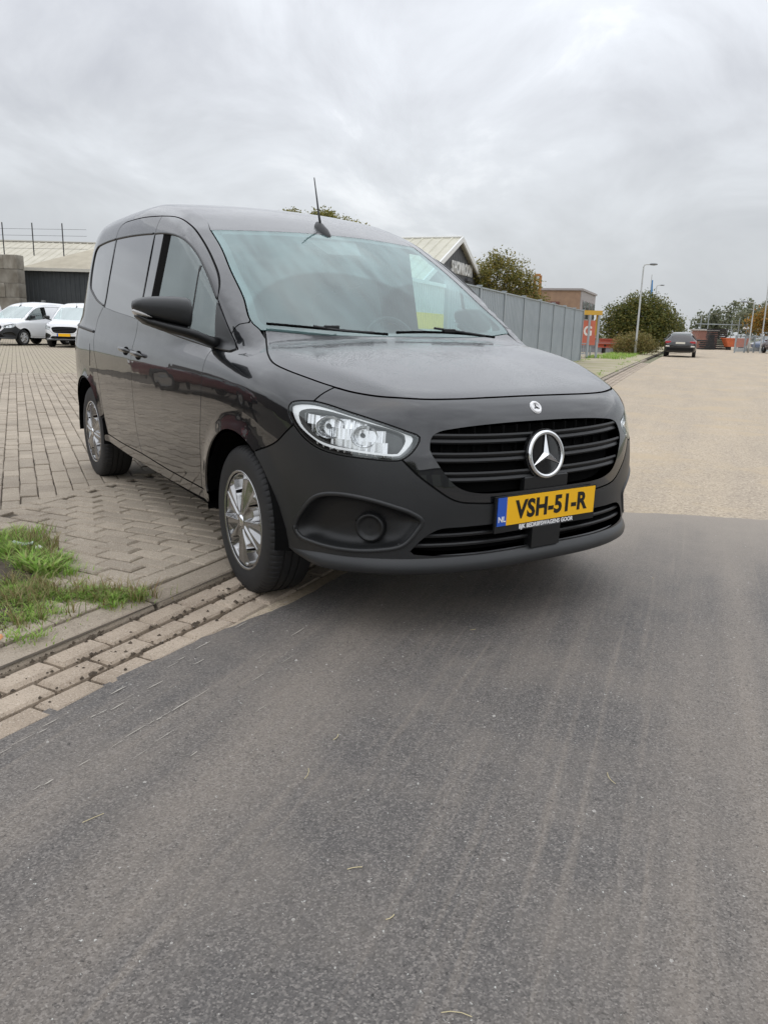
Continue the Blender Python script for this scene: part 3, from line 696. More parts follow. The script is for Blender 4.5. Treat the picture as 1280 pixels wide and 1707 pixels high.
def panel(name, outer, frame, mat, parent, holes=(), step=.04, gap=.0033, rim=.012, off=0., hrim=None, mirror=False, backing=True, flush=None):
    outer = np.asarray(outer, float); loops = [outer]+[np.asarray(h, float) for h in holes]
    uvl = [frame.uv(l) for l in loops]
    fl = flush(outer) if flush else np.zeros(len(outer), bool)
    uvl = [inset(u, np.where(fl, 0, gap) if i == 0 else -gap) for i, u in enumerate(uvl)]
    lo = uvl[0].min(0); hi = uvl[0].max(0)
    gx = np.arange(lo[0]+step*.5, hi[0], step); gy = np.arange(lo[1]+step*.5, hi[1], step*.9)
    Q = np.array([(a+(step*.5 if j % 2 else 0), b) for j, b in enumerate(gy) for a in gx]) if len(gx) and len(gy) else np.zeros((0, 2))
    if len(Q):
        k = inpoly(Q, uvl[0])
        for h in uvl[1:]: k &= ~inpoly(Q, h)
        Q = Q[k]
        for l in uvl: Q = Q[segd(Q, l) > step*.4] if len(Q) else Q
    verts = list(uvl[0]); edges = []; b = 0
    allv = []
    for l in uvl:
        n = len(l); edges += [(b+i, b+(i+1) % n) for i in range(n)]; b += n; allv.append(l)
    if len(Q): allv.append(Q)
    A = np.concatenate(allv)
    res = delaunay_2d_cdt([Vector(q) for q in A], edges, [], 0, 1e-7)
    UV = np.array([tuple(v) for v in res[0]]); F = [tuple(f) for f in res[2]]
    C = np.array([UV[list(f)].mean(0) for f in F]); k = inpoly(C, uvl[0])
    for h in uvl[1:]: k &= ~inpoly(C, h)
    F = [f for f, q in zip(F, k) if q]
    P = frame.lift(UV); bad = np.isnan(P[:, 0])
    if bad.any():
        good = np.where(~bad)[0]
        for i in np.where(bad)[0]: P[i] = P[good[np.argmin(((UV[good]-UV[i])**2).sum(1))]]
    n = grad(P); P = P-n*off
    # orient
    V = list(P); Nn = list(n); FF = []
    for f in F:
        a, b_, c = P[f[0]], P[f[1]], P[f[2]]
        FF.append(f if np.dot(np.cross(b_-a, c-a), n[f[0]]) > 0 else f[::-1])
    MI = [0]*len(FF)
    # rims
    for li, l in enumerate(uvl):
        d = rim if li == 0 else (hrim if hrim is not None else rim)
        if d <= 0: continue
        Pl = frame.lift(l); nl = grad(Pl); ok = ~np.isnan(Pl[:, 0])
        Pl = Pl[ok]; nl = nl[ok]; Pl = Pl-nl*off; m = len(Pl); B = len(V)
        tang = np.roll(Pl, -1, 0)-np.roll(Pl, 1, 0); side = np.cross(tang, nl); side /= np.maximum(np.linalg.norm(side, axis=1, keepdims=True), 1e-9)
        if (area(l) < 0) != (li > 0): side = -side
        for i in range(m): V.append(Pl[i]); Nn.append((side[i]+nl[i]*.5)/1.118)
        for i in range(m): V.append(Pl[i]-nl[i]*d); Nn.append(side[i])
        for i in range(m):
            j = (i+1) % m; FF.append((B+i, B+j, B+m+j, B+m+i)); MI.append(0)
        if li == 0 and backing:
            lo_ = inset(l, -.012); li_ = inset(l, .012); B = len(V)
            P1 = frame.lift(lo_); P2 = frame.lift(li_); n1 = grad(np.nan_to_num(P1)); n2 = grad(np.nan_to_num(P2))
            ok = ~(np.isnan(P1[:, 0]) | np.isnan(P2[:, 0]) | fl); mm = len(l)
            for i in range(mm): V.append(P1[i]-n1[i]*.009 if ok[i] else P[0]); Nn.append(n1[i])
            for i in range(mm): V.append(P2[i]-n2[i]*.009 if ok[i] else P[0]); Nn.append(n2[i])
            for i in range(mm):
                j = (i+1) % mm
                if ok[i] and ok[j] and np.linalg.norm(V[B+i]-V[B+j]) < .12: FF.append((B+i, B+j, B+mm+j, B+mm+i)); MI.append(1)
    def make(sgn):
        VV = [(v[0], v[1]*sgn, v[2]) for v in V]; NN = [(v[0], v[1]*sgn, v[2]) for v in Nn]
        return mesh_obj(name, VV, [f if sgn > 0 else f[::-1] for f in FF], None, parent, True, [mat, MT['gap']], MI, NN)
    return make
MT = {}
def wet_paint(name, base, drops):
    m = mat(name, base, r=.30, coat=1.0, c2=tuple(x*1.2 for x in base), vs=3, coatr=.0, ior=1.5, spec=.08); m.node_tree.nodes['Principled BSDF'].inputs['Coat IOR'].default_value = 1.76
    nt = m.node_tree; N = nt.nodes; L = nt.links; b = N['Principled BSDF']
    tc = N.new('ShaderNodeTexCoord')
    # faint panel waviness
    n = N.new('ShaderNodeTexNoise'); n.inputs['Scale'].default_value = 3.2; n.inputs['Detail'].default_value = 2; L.new(tc.outputs['Object'], n.inputs['Vector'])
    bp = N.new('ShaderNodeBump'); bp.inputs['Strength'].default_value = .10; bp.inputs['Distance'].default_value = .02; L.new(n.outputs['Fac'], bp.inputs['Height'])
    last = bp.outputs[0]
    if drops:
        v = N.new('ShaderNodeTexVoronoi'); v.inputs['Scale'].default_value = 170; v.inputs['Randomness'].default_value = 1; L.new(tc.outputs['Object'], v.inputs['Vector'])
        mr = N.new('ShaderNodeMapRange'); L.new(v.outputs['Distance'], mr.inputs[0]); mr.inputs[1].default_value = .15; mr.inputs[2].default_value = .5; mr.inputs[3].default_value = 1; mr.inputs[4].default_value = 0
        n2 = N.new('ShaderNodeTexNoise'); n2.inputs['Scale'].default_value = 14; L.new(tc.outputs['Object'], n2.inputs['Vector'])
        mu = N.new('ShaderNodeMath'); mu.operation = 'MULTIPLY'; L.new(mr.outputs[0], mu.inputs[0]); L.new(n2.outputs['Fac'], mu.inputs[1])
        b2 = N.new('ShaderNodeBump'); b2.inputs['Strength'].default_value = drops; b2.inputs['Distance'].default_value = .003; L.new(mu.outputs[0], b2.inputs['Height']); L.new(last, b2.inputs['Normal']); last = b2.outputs[0]
        b.inputs['Coat Roughness'].default_value = .075
    L.new(last, b.inputs['Coat Normal']); L.new(last, b.inputs['Normal'])
    return m
def van_materials():
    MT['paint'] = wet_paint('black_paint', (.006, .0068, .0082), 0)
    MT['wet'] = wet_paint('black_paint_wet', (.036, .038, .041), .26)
    MT['gap'] = mat('seam_black', (.004, .004, .004), r=.9)
    MT['plastic'] = mat('bumper_plastic', (.020, .0212, .0222), r=.38, c2=(.024, .0252, .0262), vs=5, bump=.12, bs=900, bdist=.001)
    MT['dplastic'] = mat('black_plastic', (.009, .0095, .010), r=.42, bump=.1, bs=700, bdist=.001)
    MT['gloss'] = mat('gloss_black', (.008, .008, .009), r=.08, coat=.5)
    MT['inner'] = mat('liner_black', (.006, .006, .006), r=.95, spec=.05)
    MT['rubber'] = mat('tyre_rubber', (.012, .012, .013), r=.7, c2=(.018, .018, .018), vs=14, bump=.2, bs=300, bdist=.001)
    MT['hub'] = mat('hubcap_silver', (.45, .45, .45), r=.22, metal=.92, c2=(.37, .37, .37), vs=9, rvar=.06)
    MT['chrome'] = mat('chrome', (.82, .83, .84), r=.1, metal=1.)
    MT['refl'] = mat('reflector', (.84, .85, .86), r=.27, metal=1.)
    MT['white'] = mat('light_strip_white', (.90, .92, .93), r=.18, coat=.6, emit=.10)
    MT['housing'] = mat('lamp_housing', (.42, .43, .44), r=.3, metal=.6)
    MT['yellow'] = mat('plate_yellow', (1., .54, .006), r=.35, coat=.3)
    MT['blue'] = mat('plate_blue', (.02, .10, .52), r=.35, coat=.3)
    MT['ink'] = mat('plate_ink', (.008, .008, .008), r=.4)
    MT['whiteink'] = mat('white_print', (.85, .85, .85), r=.5)
    MT['ws'] = glass('windscreen_glass', (.74, .93, .92), .05, 1.5, haze=.13, hazec=(.50, .82, .82), wiped=((-.02, -.22, 1.09, .60), (-.02, .44, 1.09, .56)))
    MT['sideglass'] = glass('side_glass', (.70, .88, .86), .12, 1.5, haze=.06, hazec=(.6, .78, .76))
    MT['priv'] = mat('privacy_glass', (.012, .013, .014), r=.02, coat=1., ior=2.1, coatr=.0)
    MT['lens'] = glass('lamp_lens', (.97, .98, .98), .06, 1.45)
    MT['seat'] = mat('seat_fabric', (.045, .047, .05), r=.9)
    MT['grey'] = mat('cabin_grey', (.16, .17, .17), r=.8)
    MT['amber'] = mat('amber_lens', (.42, .41, .40), r=.12, coat=1.)
van_materials()

VAN = empty('delivery_van')
tag(VAN, 'large black panel van with yellow number plate parked half on the kerb', 'van')
VAN.matrix_world = Matrix(((.99982, .00014, .01906, 0), (0, .99997, -.00746, 0), (-.01906, .00745, .99979, 0), (0, 0, 0, 1)))

# ---- feature lines (right-hand side, van frame: x forward, y left, z up)
WZ = .325
def S3(pts, step=.02): return snap(cr(pts, step))
hood_side = S3([(-.12, -.722, 1.09), (-.05, -.752, 1.066), (.047, -.791, 1.038), (.158, -.818, 1.009), (.268, -.808, .989), (.424, -.758, .960), (.495, -.725, .944)])
hood_front = S3([(.495, -.725, .944), (.57, -.685, .934), (.66, -.605, .921), (.72, -.492, .915), (.752, -.35, .914), (.765, -.185, .916), (.768, 0, .917)])
ws_side = S3([(-.985, -.635, 1.60), (-.80, -.652, 1.50), (-.607, -.683, 1.393), (-.40, -.706, 1.265), (-.25, -.738, 1.165), (-.18, -.722, 1.128)])
ws_top = S3([(-.985, -.635, 1.60), (-.935, -.42, 1.61), (-.91, -.2, 1.617), (-.90, 0, 1.618)])
ws_bot = S3([(-.18, -.722, 1.128), (-.10, -.50, 1.11), (-.045, -.25, 1.108), (-.03, 0, 1.108)])
nose_fender = S3([(.495, -.725, .944), (.488, -.765, .922), (.484, -.806, .892)])
lamp = [(.397, -.868, .859), (.403, -.859, .879), (.429, -.843, .888), (.484, -.808, .891), (.534, -.779, .884), (.61, -.733, .865), (.674, -.682, .846), (.731, -.621, .823), (.762, -.576, .805), (.787, -.536, .785),
        (.792, -.561, .741), (.78, -.604, .707), (.761, -.636, .702), (.71, -.70, .705), (.613, -.783, .713), (.546, -.821, .728), (.487, -.846, .757), (.433, -.863, .802), (.405, -.869, .837)]
def closed(pts, step=.015): return snap(cr(pts, step, True))
lamp_loop = closed(lamp)
def sub(loop, a, b):
    ia = int(np.argmin(((loop-np.array(a))**2).sum(1))); ib = int(np.argmin(((loop-np.array(b))**2).sum(1)))
    return loop[ia:ib+1] if ia <= ib else np.concatenate([loop[ia:], loop[:ib+1]])
gloss_line = S3([(.78, -.604, .707), (.815, -.56, .655), (.844, -.506, .609), (.874, -.425, .556), (.896, -.324, .540), (.912, -.15, .534), (.915, 0, .533)])
ARCH = .375; AZ = .345
def arch(cx, a0, a1, w=.935, r=ARCH, cz=AZ):
    return snap(np.array([(cx+r*math.cos(a), -w, cz+r*math.sin(a)) for a in np.linspace(a0, a1, int(abs(a1-a0)*r/.018))]))
A_F0 = math.atan2(.665-AZ, .20)          # where bumper meets fender at the arch
bump_fender = S3([(.433, -.863, .802), (.395, -.878, .768), (.34, -.893, .722), (.375*math.cos(A_F0), -.915, AZ+.375*math.sin(A_F0))])
door_front = S3([(-.39, -.86, 1.036), (-.373, -.90, .985), (-.368, -.92, .94), (-.371, -.93, .86), (-.386, -.931, .77), (-.418, -.926, .63), (-.45, -.914, .47), (-.475, -.904, .372)])
door_b = S3([(-1.475, -.905, .372), (-1.51, -.915, .48), (-1.518, -.925, .62), (-1.52, -.93, .83), (-1.522, -.915, .97), (-1.515, -.885, 1.10), (-1.51, -.85, 1.25), (-1.503, -.80, 1.48), (-1.50, -.765, 1.615), (-1.497, -.722, 1.702)])
door_top = S3([(-1.497, -.722, 1.702), (-1.275, -.716, 1.680), (-1.134, -.710, 1.648), (-1.008, -.706, 1.599), (-.844, -.716, 1.517), (-.705, -.732, 1.44), (-.585, -.752, 1.365), (-.50, -.782, 1.30), (-.462, -.806, 1.252)])
slide_top = S3([(-2.345, -.79, 1.52), (-2.35, -.758, 1.64), (-2.335, -.740, 1.69), (-2.265, -.728, 1.718), (-2.10, -.724, 1.724), (-1.85, -.724, 1.72), (-1.497, -.722, 1.702)])
a_edge = S3([(-.462, -.806, 1.252), (-.37, -.815, 1.18), (-.275, -.82, 1.104)])
tri_low = S3([(-.275, -.82, 1.104), (-.20, -.828, 1.056), (-.172, -.832, 1.042), (-.19, -.852, 1.030), (-.26, -.86, 1.030), (-.39, -.86, 1.036)])
win_a = S3([(-1.497, -.766, 1.607), (-1.387, -.766, 1.602), (-1.24, -.768, 1.59), (-1.117, -.772, 1.574), (-1.02, -.775, 1.555), (-.938, -.777, 1.532), (-.803, -.779, 1.475), (-.645, -.791, 1.382), (-.47, -.808, 1.256)])
belt_f = S3([(-.39, -.86, 1.040), (-.592, -.867, 1.054), (-.90, -.869, 1.080), (-1.20, -.871, 1.108), (-1.497, -.872, 1.136)])
win_b = S3([(-2.333, -.762, 1.627), (-2.084, -.762, 1.626), (-1.80, -.764, 1.62), (-1.525, -.766, 1.609)])
belt_r = S3([(-1.525, -.873, 1.138), (-1.759, -.873, 1.157), (-2.0, -.871, 1.172), (-2.333, -.864, 1.198)])
slide_rear = S3([(-2.345, -.79, 1.52), (-2.338, -.83, 1.36), (-2.34, -.86, 1.22), (-2.40, -.872, 1.165), (-2.465, -.885, 1.10), (-2.46, -.908, 1.01), (-2.39, -.93, .87), (-2.335, -.93, .76), (-2.315, -.925, .66), (-2.295, -.918, .52), (-2.262, -.906, .372)])
win_q = S3([(-2.355, -.76, 1.626), (-2.557, -.76, 1.622), (-2.76, -.758, 1.612), (-2.859, -.757, 1.600), (-2.915, -.765, 1.568), (-2.925, -.79, 1.45), (-2.875, -.822, 1.335), (-2.77, -.834, 1.292), (-2.60, -.85, 1.245), (-2.478, -.857, 1.222), (-2.36, -.862, 1.205)])
sill_low = S3([(-.36, -.893, .325), (-.475, -.897, .318), (-.87, -.895, .308), (-1.4, -.892, .302), (-1.9, -.893, .306), (-2.34, -.894, .32)])
door_bot = S3([(-.475, -.904, .372), (-1.0, -.903, .366), (-1.475, -.905, .372)])
slide_bot = S3([(-1.475, -.905, .372), (-1.9, -.903, .366), (-2.262, -.906, .372)])
bumper_low = S3([(.385, -.86, .315), (.43, -.842, .295), (.52, -.80, .288), (.62, -.745, .292), (.72, -.672, .298), (.81, -.553, .302), (.868, -.41, .304), (.90, -.2, .305), (.908, 0, .305)])

SIDE = Planar((0, -1, .38)); TOPF = Planar((0, 0, 1)); WSF = Planar((.52, 0, .85)); FEND = Planar((.25, -.86, .45)); NOSE = Cyl(0.)
ROOFSIDE = Planar((0, -.75, .66))
def pair(mk, label_r=None): return mk(1), mk(-1)
P_ = MT['paint']
# hood, windscreen, roof
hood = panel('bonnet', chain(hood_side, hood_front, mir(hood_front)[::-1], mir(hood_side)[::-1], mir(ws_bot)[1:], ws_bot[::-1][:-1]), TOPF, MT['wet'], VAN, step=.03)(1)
ws_loop = chain(ws_top, mir(ws_top)[::-1], mir(ws_side), mir(ws_bot), ws_bot[::-1], ws_side[::-1])
wsc = ws_loop.mean(0)
windscreen = panel('windscreen', ws_loop, WSF, MT['ws'], VAN, step=.04, rim=.004)(1)
uvw = WSF.uv(ws_loop); frit_in = inset(uvw, .045)
frit_hole = WSF.lift(frit_in)
panel('windscreen_frit', ws_loop, WSF, MT['dplastic'], windscreen, holes=[frit_hole], step=.06, rim=0, off=.005, gap=.005)(1)
# roof: centre sheet, and the side frame (A-pillar, cant rail, rear quarter)
RY = .60
roof_edge = snap(np.array([(x, -RY-.035*sstep(-1.6, -1.0, x), 1.75) for x in np.linspace(-.985, -3.42, 90)]))
roof_edge = np.concatenate([ws_side[:1], roof_edge[2:]])
rear_roof = snap(np.array([(roof_edge[-1][0], y, 1.7) for y in np.linspace(-RY, 0, 16)]))
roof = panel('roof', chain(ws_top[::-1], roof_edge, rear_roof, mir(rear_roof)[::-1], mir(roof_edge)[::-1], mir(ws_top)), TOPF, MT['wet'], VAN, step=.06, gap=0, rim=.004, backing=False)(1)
fender_a = S3([(-.275, -.82, 1.104), (-.25, -.79, 1.147), (-.235, -.752, 1.160), (-.25, -.738, 1.165)])
iw = int(np.argmin(((ws_side-np.array([-.25, -.738, 1.165]))**2).sum(1)))
rear_x = -3.30
rear_edge = snap(np.array([(-3.44+.0*z, -.70, z) for z in np.linspace(1.66, .42, 60)]))
rear_edge = S3([tuple(roof_edge[-1]), (-3.44, -.62, 1.55), (-3.46, -.66, 1.3), (-3.46, -.70, 1.0), (-3.46, -.70, .7), (-3.44, -.68, .42)], .03)
side_frame = panel('side_frame', chain(fender_a, ws_side[:iw+1][::-1], roof_edge[1:], rear_edge[1:],
        S3([(-3.44, -.68, .42), (-3.2, -.86, .40), (-3.06, -.905, .40)]), arch(-2.716, math.pi-.14, R_(20))[:, :], S3([(-2.364, -.912, .474), (-2.30, -.918, .50), (-2.295, -.918, .52)]), slide_rear[::-1][int(len(slide_rear)*.13):], slide_top[1:], door_top[1:], a_edge[1:]),
        ROOFSIDE, P_, VAN, holes=[win_q], step=.045, rim=.01, flush=lambda P: (P[:, 1] > -.66) & (P[:, 2] > 1.55) & (P[:, 0] < -.99))
sfR, sfL = pair(side_frame)
# ---- doors
tri_i = chain(a_edge, tri_low)
fd = panel('front_door', chain(door_b, door_top[1:], a_edge[1:], tri_low[1:], door_front[1:], door_bot[1:]), SIDE, P_, VAN,
           holes=[chain(win_a, S3([(-.47, -.808, 1.256), (-.43, -.835, 1.15), (-.39, -.86, 1.040)]), belt_f)], step=.04)
# the mirror triangle sits over the door's front corner
def loop_(pts, step=.02): return snap(cr(pts, step, True))
q = lambda x, z: (x, -.85, z)
def poly3(pts, step=.025):
    out = []
    for i in range(len(pts)):
        a, b = np.array(pts[i]), np.array(pts[(i+1) % len(pts)]); k = max(1, int(np.linalg.norm(b-a)/step))
        out += [a+(b-a)*j/k for j in range(k)]
    return snap(np.array(out), 12)
tri = panel('mirror_triangle', poly3([(-.455, -.81, 1.238), (-.40, -.815, 1.20), (-.27, -.82, 1.100), (-.185, -.835, 1.045), (-.21, -.855, 1.032), (-.30, -.86, 1.034), (-.392, -.86, 1.040), (-.432, -.835, 1.15)]), SIDE, MT['plastic'], None, step=.03, rim=.006, gap=.001, off=-.006, backing=False)
wf = win_a[int(np.argmin(abs(win_a[:, 0]+1.225))):]; bf = belt_f[:int(np.argmin(abs(belt_f[:, 0]+1.245)))+1]
wglass = panel('window', chain(wf, S3([(-.47, -.808, 1.256), (-.43, -.835, 1.15), (-.39, -.86, 1.040)]), bf), SIDE, MT['sideglass'], None, step=.03, off=.006, rim=0, gap=.002, backing=False)
wa1 = win_a[:int(np.argmin(abs(win_a[:, 0]+1.34)))+1]; ba1 = belt_f[int(np.argmin(abs(belt_f[:, 0]+1.35))):]
appl = panel('pillar_trim', chain(wa1, ba1), SIDE, MT['priv'], None, step=.05, off=.002, rim=.004, gap=.003, backing=False)
wa2 = win_a[int(np.argmin(abs(win_a[:, 0]+1.34))):int(np.argmin(abs(win_a[:, 0]+1.225)))+1]; ba2 = belt_f[int(np.argmin(abs(belt_f[:, 0]+1.245))):int(np.argmin(abs(belt_f[:, 0]+1.35)))+1]
seal = panel('window_seal', chain(wa2, ba2), SIDE, MT['inner'], None, step=.05, off=.004, rim=.004, gap=.001, backing=False)
sdr = panel('sliding_door', chain(door_b[::-1], slide_bot[1:], slide_rear[::-1][1:], slide_top[1:])[:, :], SIDE, P_, VAN,
            holes=[chain(win_b, belt_r)], step=.04)
swin = panel('window', chain(win_b, belt_r), SIDE, MT['priv'], None, step=.035, off=.003, rim=0, gap=-.002, backing=False)
qwin = panel('quarter_window', win_q, ROOFSIDE, MT['priv'], None, step=.035, off=.003, rim=0, gap=-.002, backing=False)
sill = panel('sill', chain(S3([(-.36, -.893, .325), (-.345, -.905, .372), (-.475, -.904, .372)]), door_bot[1:], slide_bot[1:], S3([(-2.262, -.906, .372), (-2.33, -.905, .36), (-2.34, -.894, .32)]), sill_low[::-1][1:]), SIDE, P_, VAN, step=.05, rim=.05, backing=False)
MESHC = {}
def sub_pair(mk, pR, pL):
    a = mk(1); a.parent = pR; b = mk(-1); b.parent = pL; return a, b
fdR, fdL = pair(fd); sdR, sdL = pair(sdr); pair(sill)
sub_pair(tri, fdR, fdL); sub_pair(wglass, fdR, fdL); sub_pair(appl, fdR, fdL); sub_pair(seal, fdR, fdL); sub_pair(swin, sdR, sdL); sub_pair(qwin, sfR, sfL)
# black window-surround line (rubber) around the glass band
def bead(name, pts, r, m, parents, off=.0):
    P = np.array(pts); n = grad(P); P = P+n*off
    for sg, par in zip((1, -1), parents):
        mb = MB(); mb.tube([(a, b*sg, c) for a, b, c in P], r, 6); mb.build(name, m, par, True)
bead('window_trim', win_a, .006, MT['dplastic'], (fdR, fdL), -.001)
bead('window_trim', belt_f, .006, MT['dplastic'], (fdR, fdL), -.001)
bead('window_trim', win_b, .006, MT['dplastic'], (sdR, sdL), -.001)
bead('window_trim', win_q, .006, MT['dplastic'], (sfR, sfL), -.001)
# quarter-light divider
bead('window_divider', snap(np.array([(-.715+.01*t, -.80, 1.415-.36*t) for t in np.linspace(0, 1, 14)]), 12), .010, MT['dplastic'], (fdR, fdL), -.012)
# handles: scooped bar with grip
def handle(x0, x1, z0, z1, pr):
    P = snap(np.array([(x0+(x1-x0)*t, -.925, z0+(z1-z0)*t) for t in np.linspace(0, 1, 13)])); n = grad(P)
    for sg, par in zip((1, -1), pr):
        rings = []
        for i, t in enumerate(np.linspace(0, 1, 13)):
            e = .010+.030*(1-(2*abs(t-.5))**6); h = .0105*(1-(2*abs(t-.5))**8)+.003
            c = P[i]+n[i]*(e-.014)
            ring = []
            for k in range(10):
                a = 2*math.pi*k/10; v = c+n[i]*.010*math.cos(a)+np.array((0, 0, 1))*h*math.sin(a); ring.append((v[0], v[1]*sg, v[2]))
            rings.append(ring)
        mb = MB(); mb.loft(rings); mb.build('door_handle', P_, par, True)
        mb = MB(); rr = []
        cx = (x0+x1)/2; cz = (z0+z1)/2-.004
        for k in range(20):
            a = 2*math.pi*k/20; v = snap(np.array([(cx+.055*math.cos(a), -.925, cz+.026*math.sin(a))]))[0]; g_ = grad(v[None])[0]
            rr.append(((v+g_*.0015), (cx, cz)))
        mb.add([(v[0], v[1]*sg, v[2]) for v, _ in rr], [tuple(range(20))]); mb.build('handle_cup', MT['inner'], par)
handle(-1.735, -1.555, .962, .956, (sdR, sdL)); handle(-1.475, -1.295, .953, .946, (fdR, fdL))
# sliding-door rail and fuel flap on the quarter
bead('slide_rail', S3([(-2.50, -.905, 1.035), (-2.75, -.90, 1.045), (-3.05, -.88, 1.055), (-3.25, -.83, 1.06)]), .012, MT['dplastic'], (sfR, sfL), -.004)
flap = panel('fuel_flap', np.array(poly3([(-2.73, -.92, .955), (-2.55, -.92, .955), (-2.53, -.93, .90), (-2.55, -.93, .80), (-2.70, -.93, .80), (-2.74, -.93, .86)])), SIDE, P_, sfR, step=.05, gap=.003, rim=.006, off=-.002, backing=False)(1)
ring_ = snap(np.array([(-2.735+.0*t, -.92, .955-.155*t) for t in np.linspace(0, 1, 8)]))

# ---- fender
fe_loop = chain(hood_side, nose_fender[1:], sub(lamp_loop, (.484, -.808, .891), (.433, -.863, .802)) if False else sub(lamp_loop[::-1], (.484, -.808, .891), (.433, -.863, .802)), bump_fender[1:],
                arch(0, A_F0, R_(170)), S3([(-.3693, -.905, .41), (-.365, -.90, .372), (-.475, -.904, .372)]), door_front[::-1][1:], tri_low[::-1][1:], fender_a[1:], ws_side[iw:], S3([(-.18, -.722, 1.128), (-.12, -.722, 1.09)]))
feR, feL = pair(panel('front_wing', fe_loop, FEND, P_, VAN, step=.03))

# ---- nose panel with the grille opening
gr = [(.816, -.503, .741), (.809, -.499, .764), (.805, -.487, .787), (.808, -.460, .801), (.82, -.398, .811), (.84, -.17, .824), (.843, 0, .826)]
gr_l = [(.909, 0, .575), (.905, -.16, .5755), (.896, -.274, .5765), (.887, -.345, .584), (.876, -.398, .600), (.865, -.434, .626), (.844, -.471, .677), (.825, -.496, .721)]
grille_loop = snap(np.concatenate([cr(gr, .015), mir(cr(gr, .015))[::-1][1:], mir(cr(gr_l[::-1], .015)), cr(gr_l, .015)[1:]]))
grille_loop = chain(grille_loop)
lamp_top = sub(lamp_loop, (.484, -.808, .891), (.78, -.604, .707))
nose_half = chain(hood_front[::-1], nose_fender[1:], lamp_top[1:], gloss_line[1:])
nose = panel('nose_panel', chain(nose_half, mir(nose_half)[::-1]), NOSE, P_, VAN, holes=[grille_loop], step=.025, hrim=.05)(1)
# ---- bumper
lamp_bot = sub(lamp_loop, (.78, -.604, .707), (.433, -.863, .802))
bump_half = chain(gloss_line[::-1], lamp_bot[1:], bump_fender[1:], arch(0, A_F0, R_(-2))[1:], bumper_low)
fog = [(.428, -.858, .392), (.445, -.855, .440), (.462, -.852, .462), (.531, -.832, .535), (.577, -.811, .557), (.643, -.771, .566), (.723, -.704, .557), (.787, -.627, .533), (.818, -.576, .512), (.835, -.54, .482), (.825, -.555, .445), (.80, -.597, .388), (.74, -.673, .362), (.632, -.761, .349), (.513, -.821, .353), (.449, -.845, .364)]
fog_loop = closed(fog)
lg = [(.815, -.571, .366), (.838, -.531, .415), (.860, -.48, .446), (.885, -.38, .451), (.903, -.288, .452), (.912, -.12, .452), (.915, 0, .452)]
lg2 = [(.915, 0, .349), (.908, -.2, .347), (.895, -.32, .346), (.854, -.487, .349), (.82, -.56, .356)]
lg_h = cr(lg, .015); lg_l = cr(lg2, .015)
lower_loop = chain(snap(np.concatenate([lg_h, mir(lg_h)[::-1][1:], mir(lg_l[::-1]), lg_l[1:]])))
bumper = panel('front_bumper', chain(bump_half, mir(bump_half)[::-1]), NOSE, MT['plastic'], VAN, holes=[fog_loop, mir(fog_loop)[::-1], lower_loop], step=.03, hrim=.07)(1)
# lip under the bumper
def lip():
    base = np.concatenate([bumper_low, mir(bumper_low)[::-1][1:]]); n = grad(base); n[:, 2] = 0; n /= np.linalg.norm(n, axis=1, keepdims=True)
    prof = [(-.006, .048), (.004, .040), (.016, .026), (.024, .006), (.022, -.012), (.012, -.020), (-.03, -.022)]
    m = len(base); rings = []
    for i in range(m):
        t = min(i, m-1-i)/(m/2); k = sstep(0., .18, t)
        rings.append([tuple(base[i]+n[i]*o*k+np.array((0, 0, (z-.004)*(.25+.75*k)))) for o, z in prof])
    mb = MB(); mb.loft(rings, cap=False, closed=False); mb.build('bumper_lip', MT['plastic'], bumper, True)
lip()
# fog recess bowl and blanking cap (right + left)
def fog_recess(sg):
    n = grad(fog_loop); c = fog_loop.mean(0); rings = []
    inn = np.array([.62, -.62, 0]); inn = inn/np.linalg.norm(inn)
    for s_, d in ((.985, .004), (.95, .016), (.90, .03), (.84, .05), (.6, .062), (.3, .066), (.02, .067)):
        P = c+(fog_loop-c)*s_; Q = P.copy()
        Q = Q-inn*d-(0 if s_ > .9 else 0); 
        Qs = snap(P)-grad(P)*d
        rings.append([(a, b*sg, e) for a, b, e in (Qs if s_ > .25 else Qs)])
    mb = MB(); mb.loft(rings, cap=False); ro = mb.build('fog_recess', MT['dplastic'], bumper, True)
    # horizontal ledge + round cap
    pc = snap(np.array([(.715, -.705, .437)]))[0]; g_ = grad(pc[None])[0]; g_ = g_/np.linalg.norm(g_)
    z = Vector((g_[0], g_[1]*sg, 0)).normalized(); b0 = Vector((pc[0], pc[1]*sg, pc[2]))-z*.066
    a = z.cross(Vector((0, 0, 1))).normalized(); up = Vector((0, 0, 1)); mb = MB(); R = []
    for r, h in ((.060, 0), (.057, .018), (.052, .026), (.046, .028), (.042, .020), (.03, .017), (.002, .016)):
        R.append([tuple(b0+z*h+(a*math.cos(t)+up*math.sin(t))*r) for t in np.linspace(0, 2*math.pi, 33)[:-1]])
    mb.loft(R, cap=False); mb.build('fog_cap', MT['dplastic'], bumper, True)
fog_recess(1); fog_recess(-1)
bead('fog_surround', np.concatenate([fog_loop, fog_loop[:2]]), .010, MT['plastic'], (bumper, bumper), -.004)
# tow-eye cover
panel('tow_cover', poly3([(.815, -.571, .600), (.822, -.553, .611), (.836, -.527, .603), (.851, -.50, .558), (.829, -.551, .553)], .012), NOSE, MT['plastic'], bumper, step=.02, gap=.001, rim=.003, off=-.0012, backing=False)(1)
